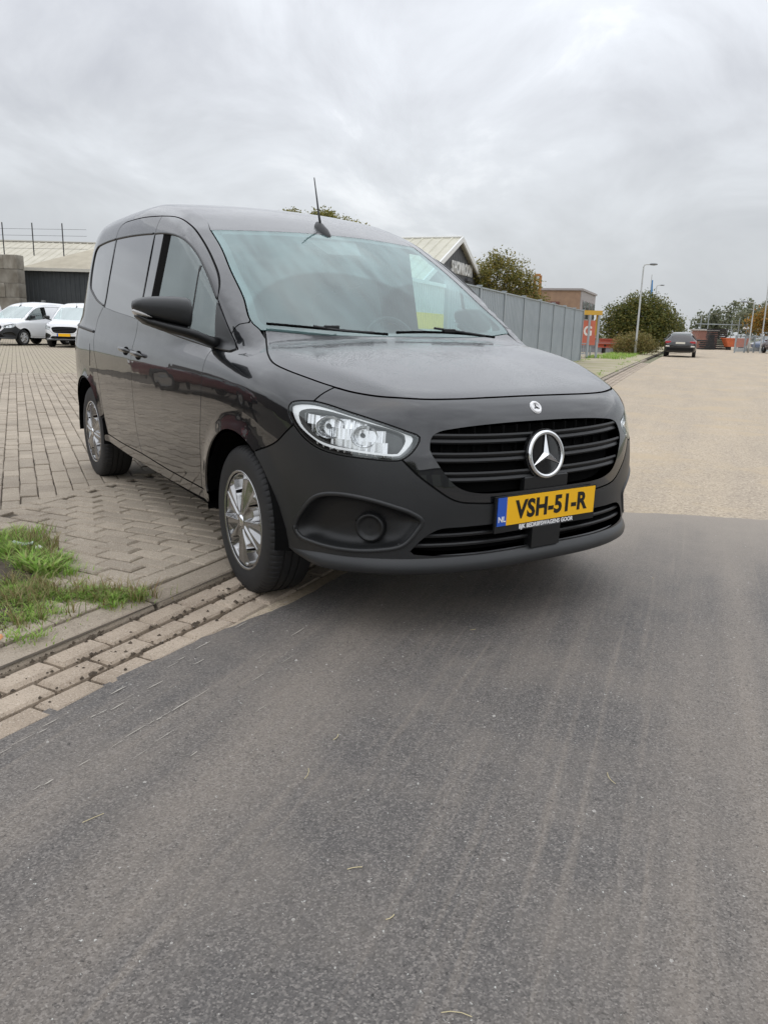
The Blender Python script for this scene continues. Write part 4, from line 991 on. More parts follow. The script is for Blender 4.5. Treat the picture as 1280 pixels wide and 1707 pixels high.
# ---- grille
grille = panel('grille', grille_loop, NOSE, MT['inner'], VAN, step=.05, off=.055, rim=0, gap=-.004, backing=False)(1)
panel('lower_grille', lower_loop, NOSE, MT['inner'], VAN, step=.05, off=.065, rim=0, gap=-.004, backing=False)(1)
lower_grille = bpy.data.objects['lower_grille']
def clip_y(loop, z):
    ys = []
    for i in range(len(loop)):
        a, b = loop[i], loop[(i+1) % len(loop)]
        if (a[2]-z)*(b[2]-z) <= 0 and a[2] != b[2]: t = (z-a[2])/(b[2]-a[2]); ys.append(a[1]+t*(b[1]-a[1]))
    return (min(ys), max(ys)) if len(ys) > 1 else (-.3, .3)
def slat(zc, loop, prof, parent, m, bow=0., y_in=None, name='slat', trim=.006):
    y0, y1 = clip_y(loop, zc); y0 += trim; y1 -= trim
    spans = [(y0, y1)] if y_in is None else [(y0, -y_in), (y_in, y1)]
    for a, b in spans:
        rings = []
        for t in np.linspace(0, 1, 28):
            y = a+(b-a)*t
            zz = zc-bow*(abs(y)/.5)**2
            X = NOSE.lift(np.array([[math.atan2(y, math.sqrt(max(.001, .86**2-y*y)))*.85, zz]]))[0]
            n = grad(X[None])[0]; n[2] = 0; n /= np.linalg.norm(n)
            rings.append([tuple(np.array((X[0], X[1], zz))+n*o+np.array((0, 0, h))) for o, h in prof])
        mb = MB(); mb.loft(rings); mb.build(name, m, parent, True, sharp=40)
gp = [(-.046, .002), (-.020, .018), (-.010, .0195), (-.007, .013), (-.010, .004), (-.016, 0), (-.010, -.004), (-.006, -.012), (-.010, -.019), (-.020, -.020), (-.046, -.012)]
for zc in (.768, .702, .632): slat(zc, grille_loop, gp, grille, MT['dplastic'], bow=-.012)
sl = [(-.06, .006), (-.014, .007), (-.010, .002), (-.012, -.006), (-.06, -.008)]
slat(.4205, lower_loop, sl, lower_grille, MT['dplastic'], trim=.035); slat(.383, lower_loop, sl, lower_grille, MT['dplastic'], trim=.03)
mb = MB()
for y in np.arange(-.44, .45, .065):
    X = NOSE.lift(np.array([[math.atan2(y, .8)*.85, .7]]))[0]; mb.box((X[0]-.052, y, .70), (.006, .003, .118))
mb.build('grille_rib', MT['inner'], grille)
# badge block under the star, radar block under the plate
mb = MB(); mb.box((.893, 0, .596), (.012, .115, .026), bev=.004); mb.build('badge_block', MT['dplastic'], grille)
mb = MB(); mb.box((.905, 0, .385), (.022, .075, .045), bev=.006); mb.build('sensor_block', MT['dplastic'], lower_grille)
# star emblem
def star(parent, c, R, tilt, mring, mstar, back, name='star_emblem', tube=.09):
    root = None; rings = []
    mb = MB(); prof = [(R*(1-tube)+R*tube*math.cos(a), R*tube*.8*math.sin(a)) for a in np.linspace(0, 2*math.pi, 13)]
    mb.lathe(prof, axis='x', n=56); ring = mb.build(name, mring, parent, True)
    mb = MB(); tips = []
    for k in range(3):
        a = math.pi/2+k*2*math.pi/3; tips.append((0.001, R*.90*math.cos(a), R*.90*math.sin(a)))
        b = a+math.pi/3; tips.append((0.0, R*.17*math.cos(b), R*.17*math.sin(b)))
    V = [(R*.16, 0, 0)]+tips; F = [(0, i+1, (i+1) % 6+1) for i in range(6)]
    mb.add(V, F); st = mb.build('star', mstar, ring)
    mb = MB(); mb.lathe([(R*1.07, -R*.06), (R*1.07, -R*.25), (R*.0, -R*.25)], axis='x', n=48); mb.lathe([(R*1.07, -R*.06), (R*.9, -R*.05), (0, -R*.05)], axis='x', n=48)
    d = mb.build('emblem_disc', back, ring, True, sharp=35)
    ring.location = c; ring.rotation_euler = (0, tilt, 0)
    return ring
star(grille, (.893, 0, .702), .094, R_(-10), MT['chrome'], MT['chrome'], MT['gloss'])
bx = NOSE.lift(np.array([[0, .876]]))[0]; bn = grad(bx[None])[0]
star(nose, (bx[0]+bn[0]*.002, 0, .876+bn[2]*.002), .026, -math.asin(bn[2]), MT['whiteink'], MT['gloss'], MT['whiteink'], tube=.2)
# ---- number plate
def text_mesh(name, body, size, m, parent, mw, sx=1., ext=0.0005, off=0.0, align='CENTER', sp=1.0):
    cu = bpy.data.curves.new(name, 'FONT'); cu.body = body; cu.size = size; cu.extrude = ext; cu.align_x = align; cu.align_y = 'CENTER'; cu.offset = off; cu.space_character = sp
    cu.resolution_u = 3
    o = bpy.data.objects.new(name+'_tmp', cu); COL.objects.link(o); bpy.context.view_layer.update()
    me = bpy.data.meshes.new_from_object(o.evaluated_get(bpy.context.evaluated_depsgraph_get())); bpy.data.objects.remove(o, do_unlink=True)
    me.materials.clear(); me.materials.append(m)
    t = bpy.data.objects.new(name, me); COL.objects.link(t); t.parent = parent
    t.matrix_local = mw @ Matrix.Diagonal((sx, 1, 1, 1)); return t
plate = MB(); plate.box((0, 0, -.012), (.0055, .268, .0705), bev=0); plate_o = plate.build('plate_holder', MT['dplastic'], VAN)
plate_o.name = 'number_plate'; plate_o.location = (.917, 0, .503)
mb = MB(); mb.box((.0075, .0225, 0), (.0015, .2375, .055)); mb.build('plate_face', MT['yellow'], plate_o)
mb = MB(); mb.box((.0075, -.2375, 0), (.0015, .0222, .055)); mb.build('plate_band', MT['blue'], plate_o)
PM = Matrix(((0, 0, 1, .0096), (1, 0, 0, 0), (0, 1, 0, 0), (0, 0, 0, 1)))      # text x -> van +y, text y -> z, facing +x
text_mesh('plate_text', 'VSH-51-R', .098, MT['ink'], plate_o, Matrix.Translation((0, .022, -.002)) @ PM, sx=.93, off=.0036, sp=1.04)
text_mesh('country_text', 'NL', .030, MT['whiteink'], plate_o, Matrix.Translation((0, -.2375, -.030)) @ PM, off=.0008)
text_mesh('holder_text', 'BJK BEDRIJFSWAGENS GOOR', .0235, MT['whiteink'], plate_o, Matrix.Translation((-.0030, 0, -.0690)) @ PM, sx=.95, off=.0009)
# ---- headlights
drl_o = [(.406, -.865, .866), (.432, -.846, .878), (.484, -.811, .880), (.55, -.775, .872), (.674, -.684, .840), (.765, -.572, .797), (.778, -.556, .782), (.781, -.57, .758), (.772, -.612, .720), (.758, -.628, .717), (.66, -.745, .727), (.572, -.807, .737), (.53, -.827, .752), (.448, -.858, .800), (.412, -.865, .845)]
drl_i = [(.440, -.852, .848), (.470, -.832, .866), (.53, -.79, .866), (.672, -.688, .832), (.760, -.580, .790), (.771, -.583, .772), (.767, -.615, .727), (.753, -.632, .7245), (.657, -.746, .7355), (.572, -.804, .7455), (.522, -.828, .762), (.458, -.852, .806)]
def faceted(name, loop, off, jit_, step, m, parent, sg, tall=1.6, ymax=9):
    """broken-mirror reflector floor behind the lens: flat chrome facets"""
    uv = NOSE.uv(loop); lo = uv.min(0); hi = uv.max(0); nx = int((hi[0]-lo[0])/step)+1; nz_ = int((hi[1]-lo[1])/(step*tall))+1; V = []; F = []
    for i in range(nx):
        for j in range(nz_):
            c = np.array([lo[0]+(i+.5)*step, lo[1]+(j+.5)*step*tall])
            if not inpoly(c[None], uv)[0]: continue
            h = np.array([step, step*tall])*.5; qd = np.array([[c[0]-h[0], c[1]-h[1]], [c[0]+h[0], c[1]-h[1]], [c[0]+h[0], c[1]+h[1]], [c[0]-h[0], c[1]+h[1]]])
            P = NOSE.lift(qd)
            if np.isnan(P).any() or P[:, 1].max() > ymax: continue
            n = grad(P); b0 = len(V); t1, t2 = rng.uniform(-jit_, jit_), rng.uniform(-jit_, jit_)
            for k, (p_, n_) in enumerate(zip(P, n)):
                d = off+(t1 if k in (0, 3) else -t1)+(t2 if k < 2 else -t2); w = p_-n_*d; V.append((w[0], w[1]*sg, w[2]))
            F.append((b0, b0+1, b0+2, b0+3))
    return mesh_obj(name, V, F, m, parent)
def headlight():
    out = closed(drl_o); inn = closed(drl_i)
    hous = panel('headlight', lamp_loop, NOSE, MT['housing'], VAN, step=.03, off=.06, rim=-0, gap=-.002, backing=False)
    wall = panel('lamp_rim', lamp_loop, NOSE, MT['dplastic'], None, holes=[snap(NOSE.lift(inset(NOSE.uv(lamp_loop), .006)))], step=.03, off=.002, rim=0, hrim=.06, gap=.0, backing=False)
    strip = panel('daytime_strip', out, NOSE, MT['white'], None, holes=[inn], step=.02, off=.012, rim=.03, gap=0, backing=False)
    lens = panel('lens', lamp_loop, NOSE, MT['lens'], None, step=.04, off=.001, rim=0, gap=.003, backing=False)
    dark = panel('lamp_mask', inn, NOSE, MT['gloss'], None, step=.03, off=.058, rim=0, gap=-.003, backing=False)
    for sg in (1, -1):
        h = hous(sg)
        for k in (wall, strip, lens, dark): k(sg).parent = h
        faceted('facets', inn, .046, .0017, .0085, MT['refl'], h, sg, tall=5.0, ymax=-.635)
        # ribbed turn-signal band under the light guide
        band = sub(lamp_loop, (.78, -.604, .707), (.487, -.846, .757)); n_ = grad(band)
        for q_ in range(3, len(band)-3, 2):
            c = band[q_]-n_[q_]*.016+np.array((0, 0, .010)); mb = MB(); mb.tube([(c[0], c[1]*sg, c[2]-.006), (c[0], c[1]*sg, c[2]+.007)], .0042, 5); mb.build('lamp_rib', MT['refl'], h)
        for (px, py, pz, r) in ((.562, -.787, .805, .046), (.672, -.700, .781, .043)):
            s0 = snap(np.array([(px, py, pz)]))[0]; g_ = grad(s0[None])[0]; ax = Vector((.90, g_[1]*sg*.45, .0)).normalized()
            b0 = Vector((s0[0], s0[1]*sg, s0[2]))-Vector((g_[0], g_[1]*sg, g_[2]))*.024; a = ax.cross(Vector((0, 0, 1))).normalized(); up = a.cross(ax)
            R = [[tuple(b0+ax*(hh-.034)+(a*math.cos(t)*1.15+up*math.sin(t)*.92)*rr) for t in np.linspace(0, 2*math.pi, 15)[:-1]] for rr, hh in ((r*1.04, .030), (r, .034), (r*.92, .022), (r*.72, .006), (r*.45, -.004), (r*.24, -.008))]
            mb = MB(); mb.loft(R, cap=False); mb.build('reflector', MT['refl'], h, False)
            mb = MB(); R = [[tuple(b0+ax*hh+(a*math.cos(t)+up*math.sin(t))*rr) for t in np.linspace(0, 2*math.pi, 17)[:-1]] for rr, hh in ((r*.26, -.044), (r*.24, -.030), (r*.17, -.018), (.001, -.014))]
            mb.loft(R, cap=False); mb.build('bulb', MT['gloss'], h, True)
headlight()
# ---- mirrors
def mirror(sg, par):
    st = [(-.966, .050, 1.190, .048), (-.972, .064, 1.190, .061), (-.988, .073, 1.193, .0635), (-1.03, .078, 1.199, .060), (-1.09, .077, 1.204, .053), (-1.14, .071, 1.2085, .0455), (-1.175, .060, 1.211, .036), (-1.198, .040, 1.213, .023), (-1.206, .015, 1.2135, .009)]
    root = empty('wing_mirror', parent=VAN)
    rings = []
    for y, hx, zc, hz in st:
        ring = []
        for k in range(28):
            a = 2*math.pi*k/28; ca, sa = math.cos(a), math.sin(a)
            x = math.copysign(abs(ca)**.72, ca)*hx; z = math.copysign(abs(sa)**.62, sa)*hz
            if z < 0: x *= .96
            ring.append((-.415+x+.10*(1.206-abs(y))-.012, y*sg, zc+z))
        rings.append(ring)
    mb = MB(); mb.loft(rings); mb.build('mirror_shell', MT['plastic'], root, True)
    base = []
    for y, hx, zc, hz in ((-1.196, .028, 1.172, .007), (-1.16, .055, 1.152, .015), (-1.08, .066, 1.130, .021), (-1.00, .066, 1.112, .023), (-.95, .060, 1.098, .023), (-.91, .050, 1.082, .022), (-.875, .048, 1.068, .024), (-.845, .050, 1.062, .026)):
        base.append([(-.405+.09*(1.206-abs(y))*.6-.01+math.copysign(abs(math.cos(a))**.7, math.cos(a))*hx, y*sg, zc+math.copysign(abs(math.sin(a))**.7, math.sin(a))*hz) for a in np.linspace(0, 2*math.pi, 21)[:-1]])
    mb = MB(); mb.loft(base); mb.build('mirror_arm', MT['dplastic'], root, True)
    ind = []
    for y, hx, zc, hz in ((-1.145, .072, 1.168, .003), (-1.165, .067, 1.176, .009), (-1.185, .053, 1.183, .013), (-1.201, .033, 1.189, .011), (-1.208, .012, 1.193, .005)):
        ind.append([(-.415-.004+math.cos(a)*hx, y*sg, zc+math.sin(a)*hz) for a in np.linspace(0, 2*math.pi, 17)[:-1]])
    mb = MB(); mb.loft(ind); mb.build('mirror_indicator', MT['amber'], root, True)
mirror(1, None); mirror(-1, None)
ml = [o for o in VAN.children if o.name.startswith('wing_mirror')][1]
pv = Vector((-.385, .885, 0)); ml.matrix_local = Matrix.Translation(pv+Vector((-.07, -.035, 0))) @ Matrix.Rotation(R_(82), 4, 'Z') @ Matrix.Translation(-pv)
# ---- wheels
def lug(j, k, r):
    if j in LUGS and (k % 5) == 0: return r-.006
    return r
TP = [(.205, -.085), (.214, -.102), (.222, -.104), (.25, -.108), (.285, -.107), (.305, -.101), (.317, -.092), (.3235, -.080), (.325, -.066), (.325, -.050), (.319, -.048), (.319, -.042), (.3255, -.040), (.326, -.016), (.319, -.014), (.319, -.007), (.326, -.005), (.326, .018), (.319, .02), (.319, .026), (.3255, .028), (.325, .064), (.317, .086), (.30, .098), (.25, .10), (.205, .085)]
LUGS = {6, 7, 8, 9}
def wheel_meshes():
    mb = MB(); mb.lathe(TP, axis='y', n=360, mod=lug); t = mb.build('tyre', MT['rubber'], None, True, sharp=32)
    # hubcap: polar relief with five double spokes
    V = []; F = []; I = []; nr = 30; na = 240; rm = .214
    def depth(r, a):
        th = (a+.30) % (2*math.pi/5)-math.pi/5           # centred on a spoke pair
        th = abs(th); gap_ = math.pi/5-th               # angular distance to the middle of an opening
        if r < .036: return .004+.005*(1-(r/.036)**2), 0
        if r > .196: return .002-.010*((r-.196)/.018), 0
        ow = .285-.9*max(0, .150-r) if r > .118 else -1
        if r > .120 and r < .190 and gap_ < ow: return -.030, 1
        d = .004-.017*min(1, max(0, (r-.05)/.10))*(1-min(1, th/.16)) # sunk blade inside the pair
        sp_ = .30+.05*(r/.2)
        d += .007*math.exp(-((th-sp_)/.055)**2)*min(1, r/.06)
        d -= .010*min(1, max(0, (th-sp_-.06)/.12))*min(1, max(0, (r-.05)/.05))
        return d-.004*(r/.2)**2, 0
    for i in range(nr+1):
        r = rm*(i/nr)**.9
        for k in range(na):
            a = 2*math.pi*k/na; d, _ = depth(r, a); V.append((r*math.cos(a), -.100-d*1.2, r*math.sin(a)))
    for i in range(nr):
        for k in range(na):
            k2 = (k+1) % na; F.append((i*na+k, (i+1)*na+k, (i+1)*na+k2, i*na+k2))
            rc = rm*((i+.5)/nr)**.9; I.append(depth(rc, 2*math.pi*(k+.5)/na)[1])
    h = mesh_obj('hubcap', V, F, None, None, True, [MT['hub'], MT['inner']], I)
    mb = MB(); mb.lathe([(.026, -.108), (.024, -.113), (.001, -.114)], axis='y', n=24); c = mb.build('hub_centre', MT['chrome'], None, True)
    mb = MB(); mb.lathe([(.2195, -.086), (.2205, -.103), (.216, -.107), (.209, -.101)], axis='y', n=96); e = mb.build('rim_edge', MT['hub'], None, True)
    mb = MB(); mb.lathe([(.20, -.05), (.001, -.05)], axis='y', n=32); b = mb.build('wheel_back', MT['inner'], None)
    return t, h, c, e, b
WM = wheel_meshes()
def wheel(cx, cy, side, spin, steer=0):
    root = empty('wheel', (cx, cy, WZ), parent=VAN)
    root.rotation_euler = Matrix.Rotation((math.pi if side > 0 else 0)+steer, 4, 'Z').to_euler()
    for o in WM:
        c = o.copy(); COL.objects.link(c); c.parent = root; c.rotation_euler = (0, spin, 0)
wheel(0, -.792, -1, .5, R_(-1.5)); wheel(-2.716, -.797, -1, 1.35); wheel(0, .792, 1, .2, R_(-1.5)); wheel(-2.716, .797, 1, .9)
for o in WM: bpy.data.objects.remove(o, do_unlink=True)
# wheel housings and underbody
for cx in (0, -2.716):
    for sg in (1, -1):
        mb = MB(); rr = []
        for a in np.linspace(R_(-8), R_(188), 30):
            rr.append([(cx+(ARCH-.004)*math.cos(a), -.915*sg, AZ+(ARCH-.004)*math.sin(a)), (cx+(ARCH+.02)*math.cos(a), -.86*sg, AZ+(ARCH+.02)*math.sin(a)), (cx+.40*math.cos(a), -.62*sg, AZ+.40*math.sin(a)), (cx, -.60*sg, AZ)])
        mb.loft(rr, cap=False, closed=False); mb.build('wheel_liner', MT['inner'], VAN)
mb = MB(); mb.prism([(.72, .34), (.74, .30), (.5, .27), (-3.3, .25), (-3.42, .45), (-3.42, .55), (.4, .45)], 1, -.60, .60)
mb.prism([(-.40, .28), (-2.32, .28), (-2.32, .40), (-.40, .40)], 1, -.86, .86); mb.build('underbody', MT['inner'], VAN)
# ---- antenna, wipers
ab = snap(np.array([(-.95, 0, 1.64)]))[0]
an = empty('aerial', (ab[0], 0, ab[2]), parent=VAN)
mb = MB(); rings = []
for x, w, h in ((.055, .004, .004), (.045, .014, .014), (.02, .019, .026), (-.02, .019, .034), (-.05, .015, .030), (-.07, .006, .012)):
    rings.append([(x*1.35, w*1.45*math.cos(a), -.014+max(0, math.sin(a))*h*1.5-x*.50+(0 if math.sin(a) > 0 else -.006)) for a in np.linspace(0, 2*math.pi, 17)[:-1]])
mb.loft(rings); mb.build('aerial_base', MT['dplastic'], an, True)
mb = MB(); mb.tube([(-.03, 0, .03), (-.052, 0, .09), (-.075, 0, .17), (-.11, 0, .288)], [.0075, .006, .0045, .003], 8); mb.build('aerial_rod', MT['dplastic'], an, True)
def wiper(pts_arm, pts_bl):
    w = empty('wiper', parent=VAN)
    P = snap(np.array(cr(pts_arm, .03))); n = grad(P); mb = MB(); mb.tube(P+n*.028, .0062, 6); mb.build('wiper_arm', MT['dplastic'], w, True)
    P = snap(np.array(cr(pts_bl, .03))); n = grad(P); mb = MB(); mb.tube(P+n*.016, [.0066]*len(P), 6); mb.build('wiper_blade', MT['inner'], w, True)
    k = len(P)//2; c = P[k]+n[k]*.028; mb = MB(); mb.box(tuple(c), (.011, .035, .008), bev=.003); mb.build('wiper_clip', MT['dplastic'], w)
wiper([(-.015, -.24, 1.10), (-.06, -.38, 1.11), (-.115, -.50, 1.13)], [(-.02, -.16, 1.115), (-.06, -.30, 1.12), (-.115, -.48, 1.13), (-.19, -.69, 1.145)])
wiper([(-.02, .42, 1.10), (-.05, .28, 1.11), (-.07, .13, 1.125)], [(-.06, .52, 1.115), (-.055, .30, 1.12), (-.05, .12, 1.122), (-.04, -.10, 1.118)])
# camera/sensor pod behind the glass
pod = poly3([(-.885, -.15, 1.605), (-.89, .17, 1.605), (-.73, .115, 1.51), (-.72, -.09, 1.505)], .03)
panel('sensor_pod', pod, WSF, MT['dplastic'], windscreen, step=.05, off=.012, rim=.03, gap=0, backing=False)(1)
# ---- cabin
mb = MB(); dash = [(-.16, 1.075), (-.30, 1.085), (-.55, 1.07), (-.66, 1.03), (-.70, .93), (-.62, .75), (-.55, .45), (-.1, .45)]
mb.prism(dash, 1, -.74, .74); mb.build('dashboard', MT['seat'], VAN)
mb = MB(); mb.lathe([(.178+.016*math.cos(a), .016*math.sin(a)) for a in np.linspace(0, 2*math.pi, 11)], axis='x', n=36)
mb.box((0, 0, 0), (.02, .06, .05), bev=.01); mb.box((0, .11, 0), (.008, .07, .016)); mb.box((0, -.11, 0), (.008, .07, .016)); mb.box((0, 0, -.11), (.008, .02, .07))
sw = mb.build('steering_wheel', MT['dplastic'], VAN, True, sharp=40); sw.location = (-.80, .38, 1.02); sw.rotation_euler = (0, R_(-24), 0)
def seat(y, w):
    s = empty('cab_seat', (-1.1, y, .35), parent=VAN)
    def rr(x, z, hw, hd, tilt=0): return [(x+math.copysign(abs(math.cos(a))**.5, math.cos(a))*hd, math.copysign(abs(math.sin(a))**.5, math.sin(a))*hw, z) for a in np.linspace(0, 2*math.pi, 21)[:-1]]
    mb = MB(); mb.loft([rr(-.18, .42, w*.9, .09), rr(-.22, .6, w, .085), rr(-.27, .8, w*.95, .075), rr(-.30, .95, w*.78, .06), rr(-.31, .98, w*.6, .04)]); mb.build('backrest', MT['seat'], s, True)
    mb = MB(); mb.loft([rr(-.33, 1.02, .10, .04), rr(-.33, 1.04, .13, .055), rr(-.34, 1.14, .13, .05), rr(-.345, 1.19, .10, .03)]); mb.tube([(-.31, .06, .95), (-.33, .06, 1.05)], .007); mb.tube([(-.31, -.06, .95), (-.33, -.06, 1.05)], .007); mb.build('headrest', MT['seat'], s, True)
    mb = MB(); mb.loft([rr(0, .1, w, .26), rr(0, .38, w, .27), rr(0, .44, w*.9, .25)]); mb.build('cushion', MT['seat'], s, True)
seat(-.40, .26); seat(.40, .25)
mb = MB(); mb.prism([(-.80, .3), (.80, .3), (.84, 1.05), (.72, 1.58), (.60, 1.70), (-.60, 1.70), (-.72, 1.58), (-.84, 1.05)], 0, -1.62, -1.58); mb.build('bulkhead', MT['grey'], VAN)
mb = MB(); mb.box((-.95, 0, .40), (.7, .82, .02)); mb.build('cab_floor', MT['inner'], VAN)
# headliner keeps the cab dark from above
hl = panel('headliner', chain(roof_edge[3:26], snap(np.array([(roof_edge[25][0], y, 1.8) for y in np.linspace(-RY, RY, 20)])), mir(roof_edge[3:26])[::-1], mir(ws_top)[3:], ws_top[::-1][:-3]), TOPF, MT['grey'], VAN, step=.1, off=.03, rim=0, gap=.02, backing=False)(1)
# rear doors: plain closing panel, hidden from the road side
mb = MB(); R = [tuple(v) for v in rear_edge]+[tuple(v) for v in mir(rear_edge)[::-1]]; mb.add(R, [tuple(range(len(R)))]); mb.build('rear_door', P_, VAN)
# ------------------------------------------------------------------ trees
def leaf_mat(name, cols):
    m = grass_mat(name, cols); return m
def tree(name, label, loc, trunk_h, trunk_r, clumps, n, leaf, m, bark, cat='tree', group=None, limbs=True, fill=.45):
    """clumps: (x, y, z, rx, ry, rz) relative to loc; leaves in small sprays through each clump"""
    root = empty(name, loc); tag(root, label, cat, group)
    vol = [c[3]*c[4]*c[5] for c in clumps]; tot = sum(vol); V = []; F = []
    for c, v in zip(clumps, vol):
        k = max(20, int(n*v/tot)); sprays = max(6, k//14)
        for _ in range(sprays):
            d = Vector((rng.gauss(0, 1), rng.gauss(0, 1), rng.gauss(0, 1))).normalized(); rr = rng.random()**fill*(1+rng.gauss(0, .10))
            bx_, by_, bz_ = c[0]+d.x*c[3]*rr, c[1]+d.y*c[4]*rr, c[2]+d.z*c[5]*rr; sp_ = leaf*2.2
            for _ in range(14):
                x, y, z = bx_+rng.gauss(0, sp_), by_+rng.gauss(0, sp_), bz_+rng.gauss(0, sp_*.8)
                a = Vector((rng.gauss(0, 1), rng.gauss(0, 1), rng.gauss(0, .6))).normalized(); b = a.cross(Vector((rng.gauss(0, 1), rng.gauss(0, 1), rng.gauss(0, 1)))).normalized()
                s = leaf*rng.uniform(.55, 1.2); q = len(V)
                V += [(x-a.x*s, y-a.y*s, z-a.z*s), (x+b.x*s*.55, y+b.y*s*.55, z+b.z*s*.55), (x+a.x*s, y+a.y*s, z+a.z*s), (x-b.x*s*.55, y-b.y*s*.55, z-b.z*s*.55)]
                F.append((q, q+1, q+2, q+3))
    mesh_obj('crown', V, F, m, root)
    mb = MB(); top = Vector((rng.gauss(0, .05), rng.gauss(0, .05), trunk_h))
    mb.tube([(0, 0, -.1), (0.02, 0, trunk_h*.4), tuple(top)], [trunk_r*1.25, trunk_r, trunk_r*.7], 8)
    if limbs:
        for c in clumps:
            e = Vector(c[:3]); mid = top.lerp(e, .5)+Vector((rng.gauss(0, .1), rng.gauss(0, .1), .1))
            mb.tube([tuple(top*.85), tuple(mid), tuple(e)], [trunk_r*.55, trunk_r*.32, trunk_r*.1], 6)
    mb.build('trunk', bark, root, True)
    return root
bark = mat('bark', (.07, .055, .04), r=.95, c2=(.12, .10, .075), vs=6, bump=.6, bs=25)
L_olive = leaf_mat('leaf_olive', [(.10, .115, .03), (.17, .17, .045), (.25, .22, .06), (.32, .25, .07), (.13, .14, .038)])
L_dark = leaf_mat('leaf_dark', [(.06, .085, .025), (.10, .12, .03), (.15, .155, .04), (.24, .20, .05), (.075, .095, .028)])
L_hazed = leaf_mat('leaf_far_hazed', [(.15, .17, .11), (.18, .195, .12), (.20, .21, .13), (.22, .21, .13), (.16, .18, .115)])  # greyed and lightened: the haze of distance is put into the leaf colour
L_orange = leaf_mat('leaf_orange', [(.34, .17, .03), (.42, .22, .05), (.25, .17, .04), (.16, .15, .04), (.38, .20, .04)])
L_bush = leaf_mat('leaf_bush', [(.22, .20, .07), (.30, .23, .08), (.17, .18, .055), (.36, .26, .11), (.14, .16, .05)])
tree('broadleaf_tree', 'autumn-tinged tree rising behind the grey steel fence beside the showroom gable', (-33.4, 29.4, 0), 2.6, .16,
     [(-.6, -.9, 4.0, 1.0, 1.0, 1.2), (.1, -.2, 4.9, .9, .9, 1.0), (.5, .8, 4.2, 1.0, 1.0, 1.1), (.9, 1.6, 3.6, .8, .8, .9), (-.2, -.3, 3.2, 1.3, 1.3, .9), (.35, -1.4, 4.3, .6, .6, .8), (1.1, 2.1, 2.9, .7, .7, .7), (-.3, 1.2, 5.1, .45, .45, .55)], 15000, .075, L_olive, bark, fill=.6)
tree('tall_tree', 'distant yellowing treetop showing over the van roof beside the aerial', (-62.5, 33.0, 0), 7.5, .3,
     [(-1.6, -2.2, 10.2, 1.6, 1.6, 1.1), (-.2, .2, 10.6, 1.3, 1.3, .9), (1.0, 1.6, 9.9, 1.2, 1.2, .9), (1.9, 2.7, 9.5, 1.0, 1.0, .8), (0, 0, 8.8, 2.2, 2.2, 1.2)], 22000, .13, leaf_mat('leaf_yellow', [(.20, .20, .05), (.28, .25, .07), (.16, .17, .05), (.34, .28, .09)]), bark)
tree('round_tree', 'dense round dark green tree behind the lamp post', (-33.6, 42.6, 0), 1.2, .2,
     [(0, 0, 2.3, 2.0, 2.0, 1.5), (-.8, -1.3, 2.0, 1.2, 1.2, 1.3), (.7, 1.3, 2.1, 1.3, 1.3, 1.35), (.2, -.1, 3.2, 1.2, 1.2, .8), (1.2, 1.9, 1.4, .8, .8, 1.0), (.4, .6, 1.0, 1.6, 1.6, .9), (-1.1, -1.9, 1.2, .9, .9, .9)], 26000, .085, L_dark, bark, fill=.35)
tree('bush', 'yellowish roadside bush at the foot of the lamp post', (-27.7, 35.0, .05), .3, .04,
     [(0, 0, .65, .65, .65, .75), (.3, .5, .6, .6, .6, .62), (-.3, -.55, .55, .62, .62, .6), (.5, 1.05, .42, .45, .45, .45)], 8000, .05, L_bush, bark, cat='bush', limbs=True)
tree('autumn_tree', 'orange autumn tree by the right-hand edge behind the mesh fence', (-45.0, 79.0, 0), 1.5, .2,
     [(0, 0, 3.3, 2.2, 2.2, 1.5), (-1.2, -1.6, 2.8, 1.4, 1.4, 1.2), (1.5, 2, 3.6, 2, 2, 1.5)], 8000, .16, L_orange, bark)
tree('dark_tree', 'dark green tree behind the orange autumn tree at the right edge', (-62, 106, 0), 3, .3,
     [(0, 0, 4.4, 3, 3, 1.8), (-2, -3, 3.4, 2, 2, 1.4), (2, 3, 4.8, 2.6, 2.6, 1.8)], 7000, .25, L_hazed, bark)
